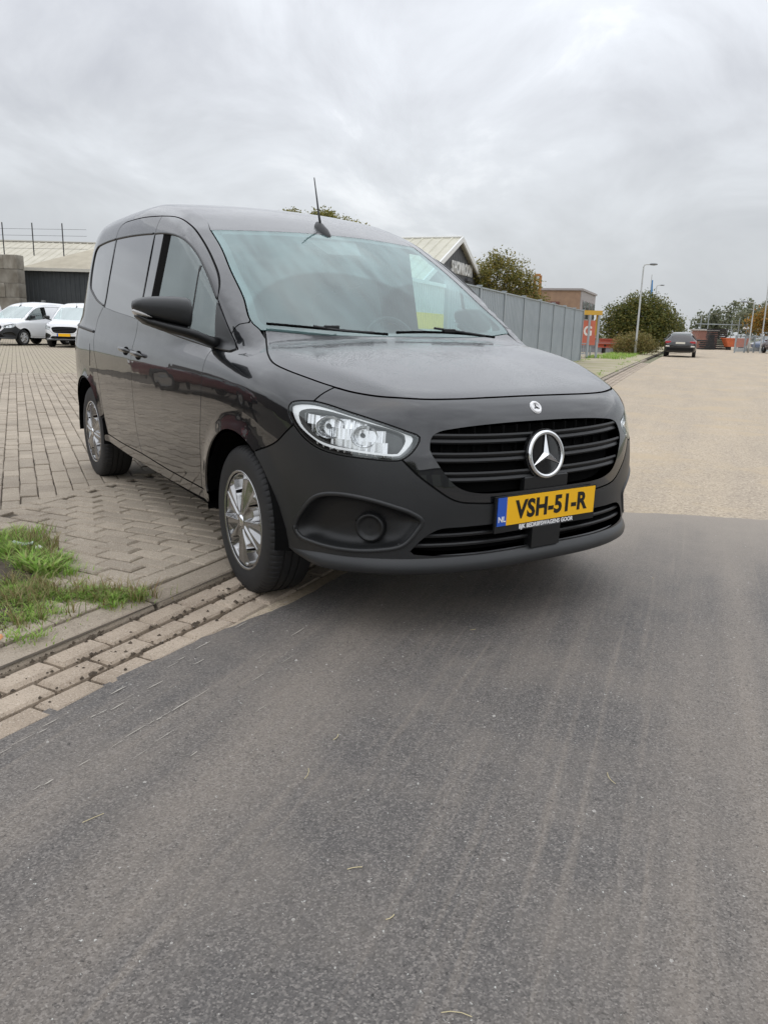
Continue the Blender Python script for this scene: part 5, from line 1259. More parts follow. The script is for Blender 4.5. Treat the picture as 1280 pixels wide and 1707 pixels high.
# far wood across the end of the road: separate crowns merge into one mass
def wood():
    V = []; F = []
    base = np.array([-126., 170.]); d = np.array([.79, .61]); prof = [(-5, 2.5), (0, 4.5), (6, 8), (12, 9.6), (18, 11), (24, 10.4), (30, 8.6), (36, 6.0), (44, 4.0), (60, 5), (80, 6)]
    for t in np.arange(-6, 80, 2.6):
        H = np.interp(t, [q[0] for q in prof], [q[1] for q in prof])*rng.uniform(.86, 1.06); c = base+d*t+np.array([rng.gauss(0, 3), rng.gauss(0, 3)])
        mb_ = 700
        for _ in range(mb_//6):
            q_ = Vector((rng.gauss(0, 1), rng.gauss(0, 1), rng.gauss(0, 1))).normalized(); rr = rng.random()**.4
            bx_, by_, bz_ = c[0]+q_.x*2.4*rr, c[1]+q_.y*2.4*rr, H*.56+q_.z*H*.44*rr
            for _ in range(6):
                x, y, z = bx_+rng.gauss(0, .5), by_+rng.gauss(0, .5), max(.1, bz_+rng.gauss(0, .4))
                a = Vector((rng.gauss(0, 1), rng.gauss(0, 1), rng.gauss(0, .7))).normalized(); b = a.cross(Vector((rng.gauss(0, 1), rng.gauss(0, 1), rng.gauss(0, 1)))).normalized(); s = rng.uniform(.2, .5); k = len(V)
                V += [(x-a.x*s, y-a.y*s, z-a.z*s), (x+b.x*s*.7, y+b.y*s*.7, z+b.z*s*.7), (x+a.x*s, y+a.y*s, z+a.z*s), (x-b.x*s*.7, y-b.y*s*.7, z-b.z*s*.7)]; F.append((k, k+1, k+2, k+3))
    o = mesh_obj('far_wood', V, F, L_hazed); tag(o, 'far grey-green wood across the end of the road', 'wood', kind='stuff')
wood()
# ------------------------------------------------------------------ steel fence
M_galv = mat('galvanised_sheet', (.30, .34, .37), r=.45, metal=.25, c2=(.36, .40, .43), vs=1.2, bump=.06, bs=8, rvar=.1)
M_galv2 = mat('galvanised_post', (.36, .40, .42), r=.45, metal=.25, c2=(.30, .33, .35), vs=3)
FA = Vector((-9.2, 7.15, 0)); FB = Vector((-20.25, 22.66, 0)); fdir = (FB-FA).normalized(); fl_ = (FB-FA).length; fn_ = Vector((fdir.y, -fdir.x, 0))
fence = empty('steel_fence', FA, math.atan2(fdir.y, fdir.x)); tag(fence, 'tall grey corrugated steel fence running along the road behind the van', 'fence')
npan = 8; pw = fl_/npan
def corr_mesh(w, z0, z1):
    V = []; F = []; x = .05; prof = []
    while x < w-.05:
        prof += [(x, 0), (x+.06, 0), (x+.085, .03), (x+.145, .03), (x+.17, 0)]; x += .17
    for px_, d in prof: V += [(px_, -d, z0), (px_, -d, z1)]
    for i in range(len(prof)-1): F.append((2*i, 2*i+2, 2*i+3, 2*i+1))
    return V, F
for i in range(npan):
    V, F = corr_mesh(pw, .06, 2.06); o = mesh_obj('fence_sheet', V, F, M_galv, fence); o.location = (i*pw, 0, rng.uniform(-.01, .01)); o.rotation_euler = (0, rng.gauss(0, .002), 0)
    o.modifiers.new('thick', 'SOLIDIFY').thickness = .004
for i in range(npan+1):
    mb = MB(); mb.box((0, 0, 1.05), (.045, .045, 1.05)); mb.box((0, 0, 2.115), (.055, .055, .012)); o = mb.build('fence_post', M_galv2, fence); o.location = (i*pw, -.01 if i < npan else -.03, 0)
mb = MB(); mb.box((fl_/2, -.005, 2.075), (fl_/2, .05, .014)); mb.build('top_rail', M_galv2, fence)
# barred gate in the same line, nearer the van, with a yellow board behind its bars
g0 = FA-fdir*3.0
gate = empty('barred_gate', g0, math.atan2(fdir.y, fdir.x)); tag(gate, 'pale barred gate with yellow sleeves on its bars, seen through the van windscreen', 'gate')
for k in range(23): mb = MB(); mb.box((.06+k*.125, 0, 1.05), (.018, .018, .93)); bb = mb.build('bar', mat('pale_steel', (.62, .66, .66), r=.4), gate); mb = MB(); mb.box((.06+k*.125, 0, 1.30), (.022, .022, .14)); mb.build('sleeve', mat('board_yellow', (.85, .68, .04), r=.5), bb)
for z in (.14, 1.96): mb = MB(); mb.box((1.45, 0, z), (1.45, .03, .03)); mb.build('rail', MATS['pale_steel'], gate)
# ------------------------------------------------------------------ showroom
def showroom():
    ap = Vector((-31.35, 24.55, 0)); root = empty('showroom_building', ap, math.atan2(.815, -.58)); tag(root, 'dark clad hall with cream ribbed roof and a white SHOWROOM sign on its gable', 'building')
    # local x along the wall (road direction), local y away from the road
    wall_m = mat('dark_cladding', (.075, .078, .085), r=.5, c2=(.095, .098, .105), vs=2); roof_m = mat('cream_roof', (.55, .53, .43), r=.55, c2=(.48, .46, .37), vs=1.5); trim_m = mat('white_trim', (.74, .74, .72), r=.5)
    HW, HA, SL, D = 8., 5.86, .42, 16.
    V = []; F = []; x = -HW                                       # ribbed gable wall
    while x < HW:
        for xx, d in ((x, 0), (x+.16, 0), (x+.20, -.03), (x+.30, -.03), (x+.34, 0)): V += [(xx, d, 0), (xx, d, HA-SL*abs(min(xx, HW)))]
        x += .34
    F = [(2*i, 2*i+2, 2*i+3, 2*i+1) for i in range(len(V)//2-1)]; mesh_obj('gable_wall', V, F, wall_m, root)
    mb = MB(); mb.box((HW, D/2, (HA-SL*HW)/2), (.05, D/2, (HA-SL*HW)/2)); mb.box((-HW, D/2, (HA-SL*HW)/2), (.05, D/2, (HA-SL*HW)/2)); mb.box((0, D, 1.2), (HW, .05, 1.2)); mb.build('side_walls', wall_m, root)
    for sg in (-1, 1):
        V = []; y = -.25; cols = []
        while y < D: cols += [(y, 0), (y+.42, 0), (y+.46, .06), (y+.52, .06), (y+.56, 0)]; y += .56
        for yy, h in cols: V += [(0, yy, HA+.10+h), (sg*(HW+.3), yy, HA+.10+h-SL*(HW+.3))]
        o = mesh_obj('roof', V, [(2*i, 2*i+2, 2*i+3, 2*i+1) for i in range(len(cols)-1)], roof_m, root)
        ang = math.atan(SL); L_ = math.hypot(HW+.3, SL*(HW+.3)); mb = MB()
        mb.prism([(0, HA+.16), (sg*(HW+.3), HA+.16-SL*(HW+.3)), (sg*(HW+.3), HA-.12-SL*(HW+.3)), (0, HA-.12)], 1, -.36, -.27); mb.build('verge_trim', trim_m, root)
    mb = MB(); mb.tube([(0, -.3, HA+.15), (0, D, HA+.15)], .07, 6); mb.build('ridge_cap', trim_m, root)
    xs = np.linspace(-1.15, 2.95, 9)
    TM = Matrix(((1, 0, 0, 0), (0, 0, -1, 0), (0, 1, 0, 0), (0, 0, 0, 1)))
    for ch, xx in zip('SHOWROOM', (xs[:-1]+xs[1:])/2):
        # seen from the road, the wall's local +x runs away to the right
        text_mesh('sign_letter', ch, .86, trim_m, root, Matrix.Translation((xx, -.08, 4.40)) @ TM, sx=.74, ext=.03, off=.022)
    mb = MB(); mb.box((2.2, -.12, 3.93), (.45, .08, .07)); mb.build('wall_lamp', wall_m, root)
# ------------------------------------------------------------------ left yard: block wall, shed, big roof
def left_yard():
    M_blk = mat('concrete_block', (.30, .28, .24), r=.9, c2=(.17, .15, .12), vs=1.4, bump=.4, bs=14, rand=.16)
    org = Vector((-47.05, 5.35, 0)); d = Vector((-.60, -.80, 0)).normalized()        # runs away to the left of the shed corner
    wall = empty('block_wall', org, math.atan2(d.y, d.x)); tag(wall, 'stained wall of large stacked concrete blocks at the left edge', 'wall')
    mb = MB(); mb.box((0, 0, 0), (.79, .40, .385), bev=.03); o = mb.build('block', M_blk); me = o.data; bpy.data.objects.remove(o)
    for r in range(6):
        for k in range(7):
            o = bpy.data.objects.new('block', me); COL.objects.link(o); o.parent = wall; o.location = ((.8+k*1.6-.8 if (r % 2 and k) else .8+k*1.6) if not (r % 2 and k == 0) else .4, rng.gauss(0, .012), .39+r*.78); o.scale = (.5, 1, 1) if (r % 2 and k == 0) else (1, 1, 1)
    fz = empty('wire_fence', tuple(org+Vector((0, 0, 4.72))), math.atan2(d.y, d.x)); tag(fz, 'thin dark posts with wires on top of the block wall', 'fence')
    dark = mat('dark_steel', (.05, .05, .05), r=.6)
    for k in range(6): mb = MB(); mb.tube([(-2.6+1.75*k, 0, -.05), (-2.6+1.75*k, 0, 1.72)], .032, 6); mb.build('post', dark, fz)
    for z in (.35, .7, 1.05, 1.4): mb = MB(); mb.tube([(-4, 0, z), (6, 0, z-.03)], .008, 4); mb.build('wire', dark, fz)
    # shed
    tan = mat('fibre_roof', (.50, .455, .36), r=.85, c2=(.40, .36, .28), vs=1.2, bump=.3, bs=6); clad = mat('anthracite_cladding', (.040, .046, .050), r=.5, c2=(.05, .056, .06), vs=2)
    c0 = Vector((-49.0, 5.75, 0)); sd_ = Vector((2.1, 3.29, 0)).normalized()
    shed = empty('shed', c0, math.atan2(sd_.y, sd_.x)); tag(shed, 'anthracite corrugated shed with a tan pitched roof behind the white vans', 'shed')
    V = []; x = 0
    while x < 14:
        for xx, dd in ((x, 0), (x+.13, 0), (x+.16, .035), (x+.25, .035), (x+.28, 0)): V += [(xx, -dd, 0), (xx, -dd, 4.08)]
        x += .28
    mesh_obj('front_wall', V, [(2*i, 2*i+2, 2*i+3, 2*i+1) for i in range(len(V)//2-1)], clad, shed)
    mb = MB(); mb.box((0, 5, 2), (.05, 5, 2)); mb.build('side_wall', clad, shed)
    V = []; x = -.1; cols = []
    while x < 14.2: cols += [(x+.177*k/4, .025*math.sin(k*math.pi/2)) for k in range(4)]; x += .177
    for xx, h in cols: V += [(xx-.15, -.3, 4.05+h), (xx+4.2*min(1, 1), 4.4, 6.02+h)]
    mesh_obj('roof', V, [(2*i, 2*i+2, 2*i+3, 2*i+1) for i in range(len(cols)-1)], tan, shed, smooth=True)
    V = []
    for xx, h in cols: V += [(xx+4.2, 4.4, 6.02+h), (xx+4.4, 9.6, 4.0+h)]
    mesh_obj('roof', V, [(2*i, 2*i+2, 2*i+3, 2*i+1) for i in range(len(cols)-1)], tan, shed, smooth=True)
    mb = MB(); mb.box((7, -.33, 4.03), (7.1, .04, .09)); mb.build('gutter', mat('pale_gutter', (.55, .53, .47), r=.6), shed)
    mb = MB(); mb.box((1.2, -.25, 2.2), (.09, .12, .06)); mb.tube([(1.2, 0, 2.1), (.1, -.12, 1.75)], .02, 5); mb.build('wall_lamp', mat('lamp_grey', (.35, .36, .36), r=.5), shed)
    # long hall with pale roof beyond
    hall = empty('long_hall', (-79, 6.5, 0), math.atan2(7.3, 4.75)); tag(hall, 'long hall with a wide pale beige roof behind the shed', 'building')
    V = []; cols = []; x = -14
    while x < 24: cols += [(x, 0), (x+.5, 0), (x+.56, .07), (x+.64, .07), (x+.70, 0)]; x += .7
    for xx, h in cols: V += [(xx, 0, 5.6+h), (xx, 9, 8.75+h)]
    mesh_obj('roof', V, [(2*i, 2*i+2, 2*i+3, 2*i+1) for i in range(len(cols)-1)], mat('beige_roof', (.56, .53, .44), r=.8, c2=(.47, .44, .36), vs=.5), hall)
    mb = MB(); mb.box((5, .4, 2.8), (19, .2, 2.78)); mb.build('front_wall', mat('hall_wall', (.36, .34, .30), r=.8), hall)
    mb = MB(); mb.tube([(-14, 9, 8.82), (24, 9, 8.82)], .12, 6); mb.build('ridge', mat('ridge_grey', (.40, .38, .33), r=.8), hall)
# ------------------------------------------------------------------ brick office, mast, entrance with red sign
def office():
    root = empty('brick_office', (-41.1, 44.5, 0), math.atan2(.58, .815)); tag(root, 'two-storey brown brick office with flat roof behind the steel fence', 'building')
    br = mat('brown_brick', (.36, .235, .155), r=.85, c2=(.29, .19, .13), vs=3, bump=.2, bs=30); gr_ = mat('grey_cladding', (.34, .31, .30), r=.6); gl = mat('dark_pane', (.05, .06, .07), r=.08, coat=.6); shut = mat('pale_shutter', (.40, .41, .38), r=.6)
    W, D, H = 10., 9., 4.45
    mb = MB(); mb.box((-W/2, D/2, H/2), (W/2, D/2, H/2)); mb.build('wall', br, root)
    mb = MB(); mb.box((.03, D/2, H/2), (.03, D/2-.02, H/2-.02)); mb.build('side_cladding', gr_, root)
    mb = MB(); mb.box((-W/2+.05, D/2, H+.06), (W/2+.12, D/2+.12, .08)); mb.build('roof', gr_, root)
    mb = MB(); mb.box((-3.0, -.03, 2.6), (1.25, .05, .85)); f = mb.build('window', shut, root); mb = MB(); mb.box((-3.0, -.05, 3.5), (1.4, .07, .07)); mb.box((-4.32, -.05, 2.6), (.07, .07, .85)); mb.box((-1.68, -.05, 2.6), (.07, .07, .85)); mb.build('frame', mat('dark_red_frame', (.16, .06, .05), r=.6), f)
    for y, w in ((1.6, .7), (3.6, .9), (5.8, .8), (7.8, .7)):
        mb = MB(); mb.box((.08, y, 3.0), (.03, w, .75)); f = mb.build('window', gr_, root); mb = MB(); mb.box((.12, y, 3.0), (.012, w-.08, .67)); mb.build('pane', gl, f)
    # orange lattice mast
    m = empty('orange_mast', (-33.7, 32.85, 0)); tag(m, 'orange steel machine mast sticking up above the fence in front of the brick office', 'mast'); om = mat('machine_orange', (.50, .22, .06), r=.55, c2=(.40, .19, .07), vs=6)
    for sx in (-.20, .14): mb = MB(); mb.box((sx*.55, sx*.85, 2.3), (.075, .075, 2.3), rz=.95); mb.build('rail', om, m)
    for z in np.arange(2.3, 4.6, .34): mb = MB(); mb.box((-.02, -.03, z), (.22, .035, .04), rz=.95); mb.build('rung', om, m)
    mb = MB(); mb.box((-.02, -.03, 4.62), (.16, .12, .07), rz=.95); mb.build('head', om, m)
def entrance():
    grey = M_galv2; yel = mat('beam_yellow', (.62, .36, .035), r=.5, c2=(.55, .33, .06), vs=5); red = mat('sign_red', (.58, .15, .095), r=.6, c2=(.62, .19, .13), vs=2)
    d = Vector((.54, .84, 0)).normalized(); rz = math.atan2(d.y, d.x)
    s = empty('red_sign', (-23.12, 25.68, 0), rz); tag(s, 'red sign board with a white letter G beside the end of the steel fence', 'sign')
    mb = MB(); mb.box((-.40, 0, 1.20), (1.12, .03, .56)); mb.build('board', red, s)
    TM = Matrix(((1, 0, 0, 0), (0, 0, -1, 0), (0, 1, 0, 0), (0, 0, 0, 1)))
    text_mesh('sign_letter', 'G', .62, mat('sign_white', (.85, .84, .82), r=.5), s, Matrix.Translation((.34, -.035, 1.26)) @ TM, sx=.9, ext=.004, off=.02)
    for x in (-1.2, .55): mb = MB(); mb.box((x, .05, .9), (.03, .03, .9)); mb.build('post', grey, s)
    g = empty('entrance_gate', (-22.5, 25.5, 0), rz); tag(g, 'grey gate frame with a yellow overhead beam beside the red sign', 'gate')
    for x in (.05, .47): mb = MB(); mb.box((x, 0, 1.0), (.045, .045, 1.0)); mb.build('post', grey, g)
    mb = MB(); mb.box((-.22, .02, 2.10), (.82, .06, .10)); mb.build('beam', yel, g)
    mb = MB(); mb.box((.44, .14, 1.55), (.055, .05, .45)); mb.build('beam_post', yel, g)
    for z in (.25, .72): mb = MB(); mb.box((-.22, 0, z), (.28, .02, .02)); mb.build('rail', grey, g)
    for k in range(5): mb = MB(); mb.box((-.46+.11*k, 0, .48), (.012, .012, .25)); mb.build('bar', grey, g)
    # red beams and a low concrete block beyond
    for k, (x, y, z, l, c, lab) in enumerate(((-29.4, 35.4, .78, .95, (.50, .15, .10), 'upper faded red steel beam lying behind the entrance gate'), (-29.1, 35.2, .50, 1.15, (.58, .13, .07), 'lower bright red steel beam lying behind the entrance gate'))):
        b = MB(); b.prism([(-.14, -.12), (.14, -.12), (.14, -.08), (.03, -.07), (.03, .07), (.14, .08), (.14, .12), (-.14, .12), (-.14, .08), (-.03, .07), (-.03, -.07), (-.14, -.08)], 0, -l, l)
        o = b.build('steel_beam', mat('beam_red_%d' % k, c, r=.6)); o.location = (x, y, z); o.rotation_euler = (0, 0, rz); tag(o, lab, 'beam', 'red steel beams')
    t = empty('trestle', (-29.25, 35.3, 0), rz); tag(t, 'dark trestle carrying the red steel beams', 'trestle')
    for x in (-.7, 0, .7):
        mb = MB(); mb.box((x, .2, .18), (.05, .05, .18)); mb.box((x, -.2, .30), (.05, .05, .30)); mb.box((x, 0, .33), (.05, .3, .03)); mb.build('support', mat('dark_timber', (.05, .045, .04), r=.9), t)
    mb = MB(); mb.prism([(-.3, 0), (.3, 0), (.12, .28), (.09, .8), (-.09, .8), (-.12, .28)], 0, -2.6, 2.6); o = mb.build('concrete_barrier', mat('barrier_grey', (.17, .17, .175), r=.85, c2=(.22, .22, .22), vs=3)); o.location = (-31.0, 35.6, 0); o.rotation_euler = (0, 0, rz); tag(o, 'dark grey concrete road barrier left of the roadside bush', 'barrier')
# ------------------------------------------------------------------ lamps, flag, poles
def lamp_post(loc, h, arm, az, label, r=.065, droop=0.):
    m = mat('lamp_steel', (.50, .51, .50), r=.5, metal=.2, c2=(.42, .43, .42), vs=3)
    root = empty('street_lamp', loc, az); tag(root, label, 'street lamp', 'street lamps along the road')
    mb = MB(); mb.tube([(0, 0, 0), (0, 0, .9), (0, 0, .95), (0, 0, h-.15), (.04, 0, h-.04), (.14, 0, h), (arm*.6, 0, h)], [r*1.3, r*1.3, r, r*.7, r*.6, r*.55, r*.5], 8); mb.build('pole', m, root, True)
    mb = MB(); rr = []
    for t, w, hh in ((.45, .05, .03), (.55, .12, .06), (.8, .15, .07), (1.0, .10, .04)): rr.append([(arm*t, w*math.cos(a), h+.02+hh*math.sin(a)) for a in np.linspace(0, 2*math.pi, 11)[:-1]])
    mb.loft(rr); mb.build('lamp_head', mat('lamp_head_grey', (.20, .21, .22), r=.4), root, True)
def street():
    ra = math.atan2(.84, .54)
    lamp_post((-27.3, 34.75, .05), 5.0, .75, ra, 'nearest street lamp, standing at the yellowish bush', .06)
    lamp_post((-51.0, 65.9, 0), 6.2, .75, ra, 'smaller farther street lamp above the round dark tree', .06)
    lamp_post((-34.5, 57.2, 0), 3.95, 1.1, ra+math.pi, 'pale street lamp at the right with its arm pointing left', .06)
    pole = empty('tall_mast', (-33.9, 57.9, 0)); tag(pole, 'tall thin bare mast at the right edge of the picture', 'mast'); mb = MB(); mb.tube([(0, 0, 0), (.0, 0, 3), (-.2, .2, 6.5)], [.06, .05, .035], 6); mb.build('shaft', MATS['lamp_steel'], pole); mb = MB(); mb.box((-.2, .2, 6.55), (.07, .07, .07), bev=.02); mb.build('tip', MATS['lamp_head_grey'], pole)
    fl = empty('blue_flag', (-48.4, 61.75, 0)); tag(fl, 'narrow blue banner flag between the two left street lamps', 'flag'); mb = MB(); mb.tube([(0, 0, 0), (0, 0, 6.9)], .035, 6); mb.build('flagpole', MATS['lamp_steel'], fl)
    V = []; F = []
    for i in range(9):
        for j in range(4): V.append((-.02+.05*j*(.55+.45*math.sin(i*.4)), .055*j+.03*math.sin(i*.9+j), 6.4-.23*i))
    for i in range(8):
        for j in range(3): F.append((i*4+j, i*4+j+1, i*4+j+5, i*4+j+4))
    mesh_obj('cloth', V, F, mat('flag_blue', (.10, .26, .50), r=.7), fl, smooth=True)
showroom(); left_yard(); office(); entrance(); street()
# ------------------------------------------------------------------ white vans in the yard: the same body, white paint, closed load-bay sides
W_paint = mat('white_paint', (.78, .79, .80), r=.3, coat=.8); W_glass = glass('parked_glass', (.35, .50, .47), .35, 1.5, haze=.12, hazec=(.55, .75, .70)); W_steel = mat('steel_rim', (.45, .45, .45), r=.4, metal=.6)
def white_van(loc, heading, label, low_bumper, skip=()):
    root = empty('parked_van', loc, heading); tag(root, label, 'van', 'white vans parked in the yard')
    drop = ('cab_seat', 'windscreen_frit', 'star_emblem', 'badge_block', 'sensor_block', 'fuel_flap', 'slide_rail', 'headliner', 'country_text', 'plate_text', 'holder_text', 'fog_cap', 'emblem_disc', 'star', 'grille_rib', 'wiper', 'steering_wheel', 'tow_cover', 'pillar_trim')
    sub_ = {'black_paint': W_paint, 'black_paint_wet': W_paint, 'windscreen_glass': W_glass, 'privacy_glass': W_paint}
    if low_bumper: sub_['bumper_plastic'] = None
    def cp(o, par):
        nm = o.name.split('.')[0]
        if nm in drop: return
        c = o.copy(); COL.objects.link(c); c.parent = par
        if par == root: c.matrix_parent_inverse = Matrix()
        for i, s in enumerate(c.material_slots):
            if s.material and s.material.name in sub_:
                nw = sub_[s.material.name]
                if nw is None: nw = W_paint if nm in ('front_bumper', 'tow_cover') else None
                if nw: s.link = 'OBJECT'; s.material = nw
            elif s.material and s.material.name == 'hubcap_silver': s.link = 'OBJECT'; s.material = W_steel
        for ch in list(o.children): cp(ch, c)
    for o in list(VAN.children): cp(o, root)
    return root
white_van((-33.75, 2.60, .05), R_(311), 'white panel van with black bumper, left of the smaller white van in the yard', False)
white_van((-31.55, 4.75, .05), R_(331), 'white van with white bumper beside the black van, nearest of the white vans', True)
white_van((-35.6, -.35, .05), R_(300), 'white van cut off by the left picture edge', False)
# ------------------------------------------------------------------ cars
def car(loc, heading, paint, label, group=None, estate=True, roof_sign=False):
    root = empty('car', loc, heading); tag(root, label, 'car', group)
    bl = MT['gap']; gl = mat('car_glass', (.10, .12, .12), r=.05, coat=.8); tl = mat('tail_red', (.42, .02, .025), r=.2, coat=.8); ru = MT['rubber']
    def ring(x, zb, zs, zt, wb, ws, wt):
        pts = [(wb*.96, zb), (wb, zb+.12), (ws, zs-.14), (ws*.985, zs), (ws*.93+.07*wt, zs+(zt-zs)*.08), (wt+.03, zt-.10), (wt-.06, zt-.02), (wt*.5, zt), ]
        return [(x, -y, z) for y, z in pts]+[(x, y, z) for y, z in pts[::-1]]
    L = [(-2.33, .45, .70, .72, .70, .72, .6), (-2.30, .28, .86, .92, .82, .84, .70), (-2.22, .26, .92, 1.0, .86, .875, .66), (-2.05, .25, .95, 1.28, .88, .89, .60), (-1.80, .25, .96, 1.44, .885, .89, .58), (-1.2, .25, .95, 1.475, .885, .89, .58), (-.3, .25, .94, 1.48, .885, .89, .58), (.3, .25, .93, 1.42, .885, .89, .57), (.75, .25, .92, 1.20, .885, .885, .58), (1.05, .25, .91, 1.0, .88, .88, .62), (1.7, .25, .84, .88, .87, .86, .66), (2.1, .27, .72, .76, .82, .80, .62), (2.22, .35, .60, .62, .72, .72, .5)]
    mb = MB(); mb.loft([ring(*q) for q in L]); o = mb.build('body', paint, root, True, sharp=35); 
    sb = o.modifiers.new('sub', 'SUBSURF'); sb.levels = 1; sb.render_levels = 1
    def pl(nm, pts, m, par=root, th=.008):
        mb = MB(); n = len(pts); V = [Vector(p) for p in pts]; nn = (V[1]-V[0]).cross(V[2]-V[0]).normalized()
        mb.add([tuple(v) for v in V]+[tuple(v-nn*.02) for v in V], [tuple(range(n))]+[(i, (i+1) % n, n+(i+1) % n, n+i) for i in range(n)]); return mb.build(nm, m, par)
    pl('rear_window', [(-2.175, .60, 1.04), (-2.175, -.60, 1.04), (-1.93, -.52, 1.375), (-1.93, .52, 1.375)], gl)
    pl('windscreen', [(1.06, -.62, 1.01), (1.06, .62, 1.01), (.42, .54, 1.40), (.42, -.54, 1.40)], gl)
    for sg in (1, -1):
        for x0, x1, a, b in ((-1.95, -1.2, .0, 0), (-1.12, -.25, 0, 0), (-.17, .85, 0, -.5)):
            pl('side_window', [(x0, .875*sg, 1.0), (x1, .875*sg, 1.0), (x1+b, .665*sg, 1.37), (x0+.1, .665*sg, 1.37)][::sg], gl)
        mb = MB(); mb.box((-2.245, .68*sg, .86), (.05, .155, .075), bev=.02); mb.build('tail_lamp', tl, root)
        mb = MB(); mb.box((-2.30, .70*sg, .64), (.03, .11, .04), bev=.01); mb.build('bumper_lamp', mat('reflector_pale', (.7, .66, .6), r=.2), root)
        mb = MB(); mb.box((2.05, .62*sg, .68), (.14, .15, .06), bev=.03); mb.build('headlamp', MT['white'], root)
        mb = MB(); mb.box((.62, .98*sg, 1.0), (.05, .09, .06), bev=.02); mb.build('door_mirror', paint, root)
        mb = MB(); mb.tube([(-1.9, .55*sg, 1.47), (-1.8, .55*sg, 1.51), (-.1, .55*sg, 1.52), (0, .55*sg, 1.49)], .018, 6); mb.build('roof_rail', mat('rail_grey', (.45, .46, .47), r=.4, metal=.5), root)
        for x in (-1.30, 1.38):
            w = empty('wheel', (x, .80*sg, .315), parent=root)
            mb = MB(); mb.lathe([(.20, -.10), (.29, -.105), (.315, -.08), (.315, .08), (.29, .105), (.20, .10)], axis='y', n=28); mb.build('tyre', ru, w, True)
            mb = MB(); mb.lathe([(.21, .085*sg), (.15, .075*sg), (.05, .095*sg), (.001, .095*sg)], axis='y', n=20); mb.build('rim', MT['hub'], w, True)
    mb = MB(); mb.box((-2.33, 0, .47), (.04, .74, .10), bev=.03); mb.build('rear_bumper', bl, root)
    mb = MB(); mb.box((-2.305, 0, .83), (.02, .26, .055)); mb.build('number_plate', mat('plate_pale', (.72, .70, .62), r=.4), root)
    return root
BLK = mat('car_black', (.015, .015, .018), r=.25, coat=1.)
rdir = math.atan2(.815, -.58)
est = car((-26.45, 37.70, 0), rdir, BLK, 'black estate car seen from behind, standing in the road'); est.scale = (.96, .95, .95)
car((-39.6, 69.2, 0), rdir+2.4, mat('car_blue', (.05, .09, .20), r=.3, coat=1.), 'dark blue car behind the mesh fence at the right')
car((-38.0, 71.0, 0), rdir+2.2, mat('car_silver', (.60, .61, .62), r=.3, coat=1.), 'white car behind the mesh fence at the right')
car((-33.1, 59.4, 0), rdir+.25, mat('car_maroon', (.05, .012, .018), r=.3, coat=1.), 'dark maroon car cut off by the right picture edge')
